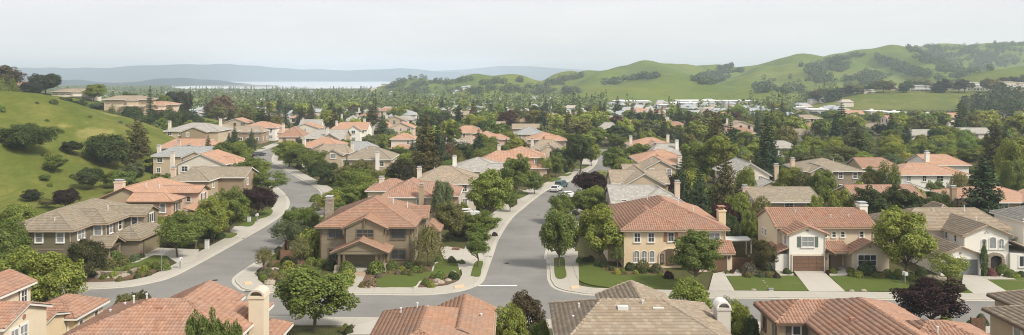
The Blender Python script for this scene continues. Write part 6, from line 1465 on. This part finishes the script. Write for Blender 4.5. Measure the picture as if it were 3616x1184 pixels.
pedestal('grey utility cabinet on the lawn strip by the garage trees', 731, 878, 1.3); pedestal('low grey utility box near the plum tree', 880, 783, .9); pedestal('flat pale utility vault in the patchy lawn', 2722, 1024, .12)
x, y = G(571, 961, .15); o = tag(empty('street_sign', (x, y, .15)), 'street name sign on a thin pole at the curved corner', 'sign')
b = MB(); b.tube([(0,0,-.2),(0,0,2.85)], .045, 8); b.build('pole', M['metal'], o); b = MB(); b.box(-.45,.45,-.02,.02,2.55,2.75); b.build('sign_plate', M['metal'], o); b = MB(); b.box(-.02,.02,-.45,.45,2.78,2.98); b.build('sign_plate', M['metal'], o)
# fences, gates and garden walls
def fence(label, pts, h, mat='fence', step=.14, z=0.0, name='wooden_fence'):
    o = tag(empty(name, (*pts[0], z)), label, 'fence'); ox, oy = pts[0]; pl = MB(); ra = MB()
    for (x0, y0), (x1, y1) in zip(pts[:-1], pts[1:]):
        L = math.hypot(x1-x0, y1-y0); n = max(1, int(L/step)); ux, uy = (x1-x0)/L, (y1-y0)/L; ang = math.atan2(uy, ux)
        for i in range(n):
            a = i*step; p = (x0+ux*a-ox, y0+uy*a-oy); q = (x0+ux*(a+step*.94)-ox, y0+uy*(a+step*.94)-oy); hh = h+rnd.uniform(-.02, .02); nx, ny = -uy*.012, ux*.012
            pl.add([(p[0]-nx,p[1]-ny,-.2),(q[0]-nx,q[1]-ny,-.2),(q[0]+nx,q[1]+ny,-.2),(p[0]+nx,p[1]+ny,-.2),(p[0]-nx,p[1]-ny,hh),(q[0]-nx,q[1]-ny,hh),(q[0]+nx,q[1]+ny,hh),(p[0]+nx,p[1]+ny,hh)], [(4,5,6,7),(0,1,5,4),(1,2,6,5),(2,3,7,6),(3,0,4,7)])
        for zz in (.3, h-.25): ra.bar((x0-ox-uy*.05, y0-oy+ux*.05, zz), (x1-ox-uy*.05, y1-oy+ux*.05, zz), .05, .09)
        k = max(1, int(L/2.4))
        for i in range(k+1):
            t = L*i/k; b = MB(); px, py = x0+ux*t-ox-uy*.09, y0+uy*t-oy+ux*.09; b.box(px-.05, px+.05, py-.05, py+.05, -.3, h+.08); b.build('post', M[mat], o)
    pl.build('panel', M[mat], o); ra.build('rail', M[mat], o)
fence('brown wooden side fence beside the craftsman house', [G(992,925), G(1060,918), G(1118,912), (-27, 113.2)], 1.6)
fence('brown fence running back along the curve behind the craftsman house', [G(992,925), G(1010,890), G(1030,850)], 1.7)
fence('reddish wooden gate between cream house and its neighbour', [(29.6, 107.2), (32.2, 107.3)], 1.75)
fence('brown garden fence linking cream and white houses', [(32.3, 108.6), (35.6, 109.5)], 1.7)
fence('low brown fence along the meadow above the curved street', [G(722,432,-1), G(770,430,-1), G(810,430,-1)], 1.6, z=T(*G(760,431,-1)))
fence('brown board fence behind the hillside house', [(xat(330,365),365), (xat(372,358),358)], 1.8, z=T(xat(350,361),361))
fence('grey wooden fence behind the photo corner roof', [G(3430,1180), G(3480,1178)], 1.6)
def wall(label, pts, h=.4, w=.35, mat='stone'):
    c = catmull(pts, 5); o = MB(); n = len(c); a = off(c, w/2); b_ = off(c, -w/2)
    o.add([(x, y, .05) for x, y in a]+[(x, y, h) for x, y in a]+[(x, y, h) for x, y in b_]+[(x, y, .05) for x, y in b_], [q for i in range(n-1) for q in ((i, n+i, n+i+1, i+1), (n+i, 2*n+i, 2*n+i+1, n+i+1), (2*n+i, 3*n+i, 3*n+i+1, 2*n+i+1))]+[(0, 3*n, 2*n, n), (n-1, 2*n-1, 3*n-1, 4*n-1)])
    tag(o.build('garden_wall', M[mat]), label, 'wall')
px = lambda L, ox, oy, s=2.45: [G(ox+x/s, oy+y/s, .2) for x, y in L]
wall('low curved stone wall in the grey olive house garden', px([(810,332),(860,312),(940,315),(1080,318),(1180,285),(1290,268)], *Z1), .55, .4)
wall('curved pale kerb wall in the corner rock garden', px([(885,280),(905,268),(960,290),(1030,322),(1085,358)], *Z2), .35, .25, 'kerbm')
wall('curving lawn edge kerb before the craftsman house', px([(800,290),(815,240),(835,216),(900,205)], *Z3), .3, .2, 'kerbm')
wall('short curved bed edging at the lawn corner', px([(632,436),(665,425),(690,392),(702,380)], *Z3), .32, .22, 'kerbm')
wall('red brick planter wall beside the driveway', px([(975,100),(1035,105)], *Z3), .5, .4, 'brick')
def boulder(label, pts, ox, oy, group):
    for x, y, w in pts:
        gx, gy = G(ox+x/2.45, oy+y/2.45, .15); r = w/2.45*gy/F/2; b = MB(); n = 9; vs = [(0, 0, r*.75)]
        for j in range(1, 5):
            for i in range(n): a = 2*PI*i/n; t = j/4*PI/2*1.15; q = r*rnd.uniform(.85, 1.15); vs.append((q*math.sin(t)*math.cos(a)*1.2, q*math.sin(t)*math.sin(a), q*math.cos(t)*.75))
        fs = [(0, 1+i, 1+(i+1) % n) for i in range(n)]+[(1+(j-1)*n+i, 1+j*n+i, 1+j*n+(i+1) % n, 1+(j-1)*n+(i+1) % n) for j in range(1, 4) for i in range(n)]
        b.add(vs, fs); tag(b.build('boulder', M['rock'], None, (gx, gy, .15)), label, 'rock', group)
boulder('rounded tan boulder at the lawn corner of the craftsman house', [(840,375,60),(870,395,70),(935,372,55),(985,300,40),(830,405,40),(230,432,40),(270,432,36)], *Z3, 'boulders at the craftsman house lawn')
boulder('tan boulder in the curved corner rock garden', [(870,398,90),(835,385,40),(1045,330,40),(770,320,36)], *Z2, 'boulders in the corner rock garden')
boulder('tan boulder under the low curved stone wall', [(1030,345,60),(1060,335,70),(1000,352,45),(850,345,60),(920,350,50),(1100,325,45)], *Z1, 'boulders under the curved stone wall')
boulder('pale stone in the white house lawn edge', [(20,462,40),(120,460,45),(700,345,60),(760,355,70),(810,360,60)], *Z6, 'pale stones by the white house lawn')
boulder('pale stone in the patchy lawn', [(640,455,40),(725,375,18),(735,390,16),(760,420,16)], *Z5, 'pale stones in the patchy lawn')
for k, (u, v) in enumerate([(1790, 930), (1895, 1062), (760, 990), (1010, 690), (1900, 760)]):
    x, y = G(u, v, .03); b = MB(); b.tube([(0, 0, 0), (0, 0, .012)], .36, 16); b.tube([(0, 0, .0125), (0, 0, .016)], .25, 16)
    tag(b.build('manhole_cover', M['dark'], None, (x, y, .032)), ('round iron manhole cover in the mouth of the side street', 'round iron manhole cover on the cross street below the stop line', 'round iron manhole cover in the curved street junction', 'round iron manhole cover up the curved street bend', 'round iron manhole cover up the side street')[k], 'manhole')
for k, (u, v) in enumerate([(1725, 905), (1943, 930), (880, 1027)]):
    x, y = G(u, v, .16); b = MB(); b.box(-.5, .5, -.16, .16, 0, .03); [b.box(-.45+i*.13, -.38+i*.13, -.13, .13, .0304, .04) for i in range(7)]
    tag(b.build('storm_drain', M['metal'], None, (x, y, .15)), ('storm drain grate in the kerb by the straight trunked street tree', 'storm drain grate in the kerb by the cream house strip', 'storm drain grate at the rock garden corner kerb')[k], 'drain')
# patio umbrella, covered things
x, y = -28.8, 115.5; o = tag(empty('patio_umbrella', (x, y, .1)), 'blue grey patio umbrella beside the craftsman house wall', 'umbrella'); b = MB(); b.tube([(0,0,-.1),(0,0,2.6)], .04, 8); b.build('pole', M['metal'], o)
b = MB(); n = 8; b.add([(0,0,2.7)]+[(1.3*math.cos(2*PI*i/n),1.3*math.sin(2*PI*i/n),2.2) for i in range(n)]+[(0,0,2.62)], [(0,1+i,1+(i+1) % n) for i in range(n)]+[(9,1+(i+1) % n,1+i) for i in range(n)]); b.build('canopy', m_plain('umbrella_cloth', (.16,.22,.28), .9, .1), o)
x, y = G(2652, 850); o = tag(empty('covered_boat', (x, y, 0), .2), 'blue tarpaulin covered trailer between cream and white houses', 'trailer'); b = MB()
vs = [(a*2.2, c*.9*(1-.25*abs(a)), .55+.5*(1-c*c)*(1-.3*a*a)) for a in (-1,-.5,0,.5,1) for c in (-1,-.5,0,.5,1)]; b.add(vs, [(i*5+j, i*5+5+j, i*5+6+j, i*5+1+j) for i in range(4) for j in range(4)]); lo = [(v[0], v[1], .3) for v in vs]; ring = [0,1,2,3,4,9,14,19,24,23,22,21,20,15,10,5]; b.add(vs+lo, [(ring[k], ring[(k+1) % 16], 25+ring[(k+1) % 16], 25+ring[k]) for k in range(16)]); b.build('tarpaulin', m_plain('blue_tarpaulin', (.05,.12,.26), .6, .15), o)
for sy in (-.8, .8): t = MB(); t.tube([(0, sy-.1, .3), (0, sy+.1, .3)], .3, 12); t.build('wheel', M['dark'], o)
x, y = G(2600, 905); o = tag(empty('pergola', (x, y, 0)), 'pale flat patio cover behind the reddish gate', 'pergola'); b = MB(); b.box(-2, 2, -1.4, 1.4, 2.45, 2.6); b.build('roof', M['metalw'], o)
for sx in (-1.8, 1.8):
    for sy in (-1.2, 1.2): b = MB(); b.box(sx-.07, sx+.07, sy-.07, sy+.07, -.2, 2.445); b.build('post', M['trimw'], o)
# ---------------------------------------------------------------- air, sky, sun, camera
b = MB(); b.box(-9400, 9400, -150, 9400, -16, 165); o = b.build('haze', []); tag(o, kind='stuff')
hm = D.materials.new('haze'); hm.use_nodes = True; t = hm.node_tree; t.nodes.clear(); out = t.nodes.new('ShaderNodeOutputMaterial'); pv = t.nodes.new('ShaderNodeVolumePrincipled')
pv.inputs['Color'].default_value = (.76, .885, 1.0, 1); pv.inputs['Density'].default_value = HAZE; pv.inputs['Anisotropy'].default_value = .15
t.links.new(pv.outputs[0], out.inputs['Volume']); o.data.materials.append(hm)
SE, SA = math.radians(44), math.radians(54)       # sun height; compass from +Y (away from us) towards +X, behind the right shoulder
sdir = Vector((math.sin(PI-SA)*math.cos(SE), math.cos(PI-SA)*math.cos(SE), math.sin(SE)))
L = D.lights.new('sun', 'SUN'); L.energy = SUN; L.angle = math.radians(12); L.color = (1.0, .94, .84)
so = D.objects.new('sun', L); COL.objects.link(so); so.rotation_euler = sdir.to_track_quat('Z', 'Y').to_euler(); so.location = (60, -60, 150)
w = D.worlds.new('World'); scene.world = w; w.use_nodes = True; t = w.node_tree; t.nodes.clear()
out = t.nodes.new('ShaderNodeOutputWorld'); bg = t.nodes.new('ShaderNodeBackground'); sky = t.nodes.new('ShaderNodeTexSky'); sky.sky_type = 'NISHITA'; sky.sun_disc = False
sky.sun_elevation = SE; sky.sun_rotation = PI-SA
tc = t.nodes.new('ShaderNodeTexCoord'); mp = t.nodes.new('ShaderNodeMapping'); mp.inputs['Scale'].default_value = (1.2, 1.2, 9.0)
nz = t.nodes.new('ShaderNodeTexNoise'); nz.inputs['Scale'].default_value = 2.2; nz.inputs['Detail'].default_value = 6; nz.inputs['Roughness'].default_value = .6
rp = t.nodes.new('ShaderNodeValToRGB'); rp.color_ramp.elements[0].position = .3; rp.color_ramp.elements[0].color = (SKY*.955, SKY*.935, SKY*.94, 1); rp.color_ramp.elements[1].position = .7; rp.color_ramp.elements[1].color = (SKY*1.10, SKY*1.072, SKY*1.07, 1)
mx = t.nodes.new('ShaderNodeMixRGB'); mx.inputs[0].default_value = .93
t.links.new(tc.outputs['Generated'], mp.inputs[0]); t.links.new(mp.outputs[0], nz.inputs['Vector']); t.links.new(nz.outputs['Fac'], rp.inputs[0])
t.links.new(sky.outputs[0], mx.inputs[1]); t.links.new(rp.outputs[0], mx.inputs[2]); t.links.new(mx.outputs[0], bg.inputs['Color']); t.links.new(bg.outputs[0], out.inputs['Surface'])
bg.inputs['Strength'].default_value = .1
cam = D.cameras.new('camera'); cam.sensor_width = 36; cam.lens = 36*F/3616; cam.shift_y = -(592-VH)/3616; cam.clip_start = .5; cam.clip_end = 30000
co = D.objects.new('camera', cam); COL.objects.link(co); co.location = (0, 0, CH); co.rotation_euler = (PI/2, 0, 0); scene.camera = co
scene.render.engine = 'CYCLES'; scene.view_settings.view_transform = 'Standard'; scene.view_settings.look = 'None'; scene.view_settings.exposure = EXPO; scene.view_settings.gamma = 1
c = scene.cycles; c.max_bounces = 6; c.diffuse_bounces = 3; c.glossy_bounces = 2; c.transmission_bounces = 3; c.transparent_max_bounces = 4; c.volume_bounces = 4
c.use_denoising = True; c.denoiser = 'OPENIMAGEDENOISE'; c.denoising_prefilter = 'ACCURATE'; c.denoising_input_passes = 'RGB_ALBEDO_NORMAL'; c.use_adaptive_sampling = True; c.adaptive_threshold = .006; c.filter_width = 1.0; c.caustics_reflective = False; c.caustics_refractive = False
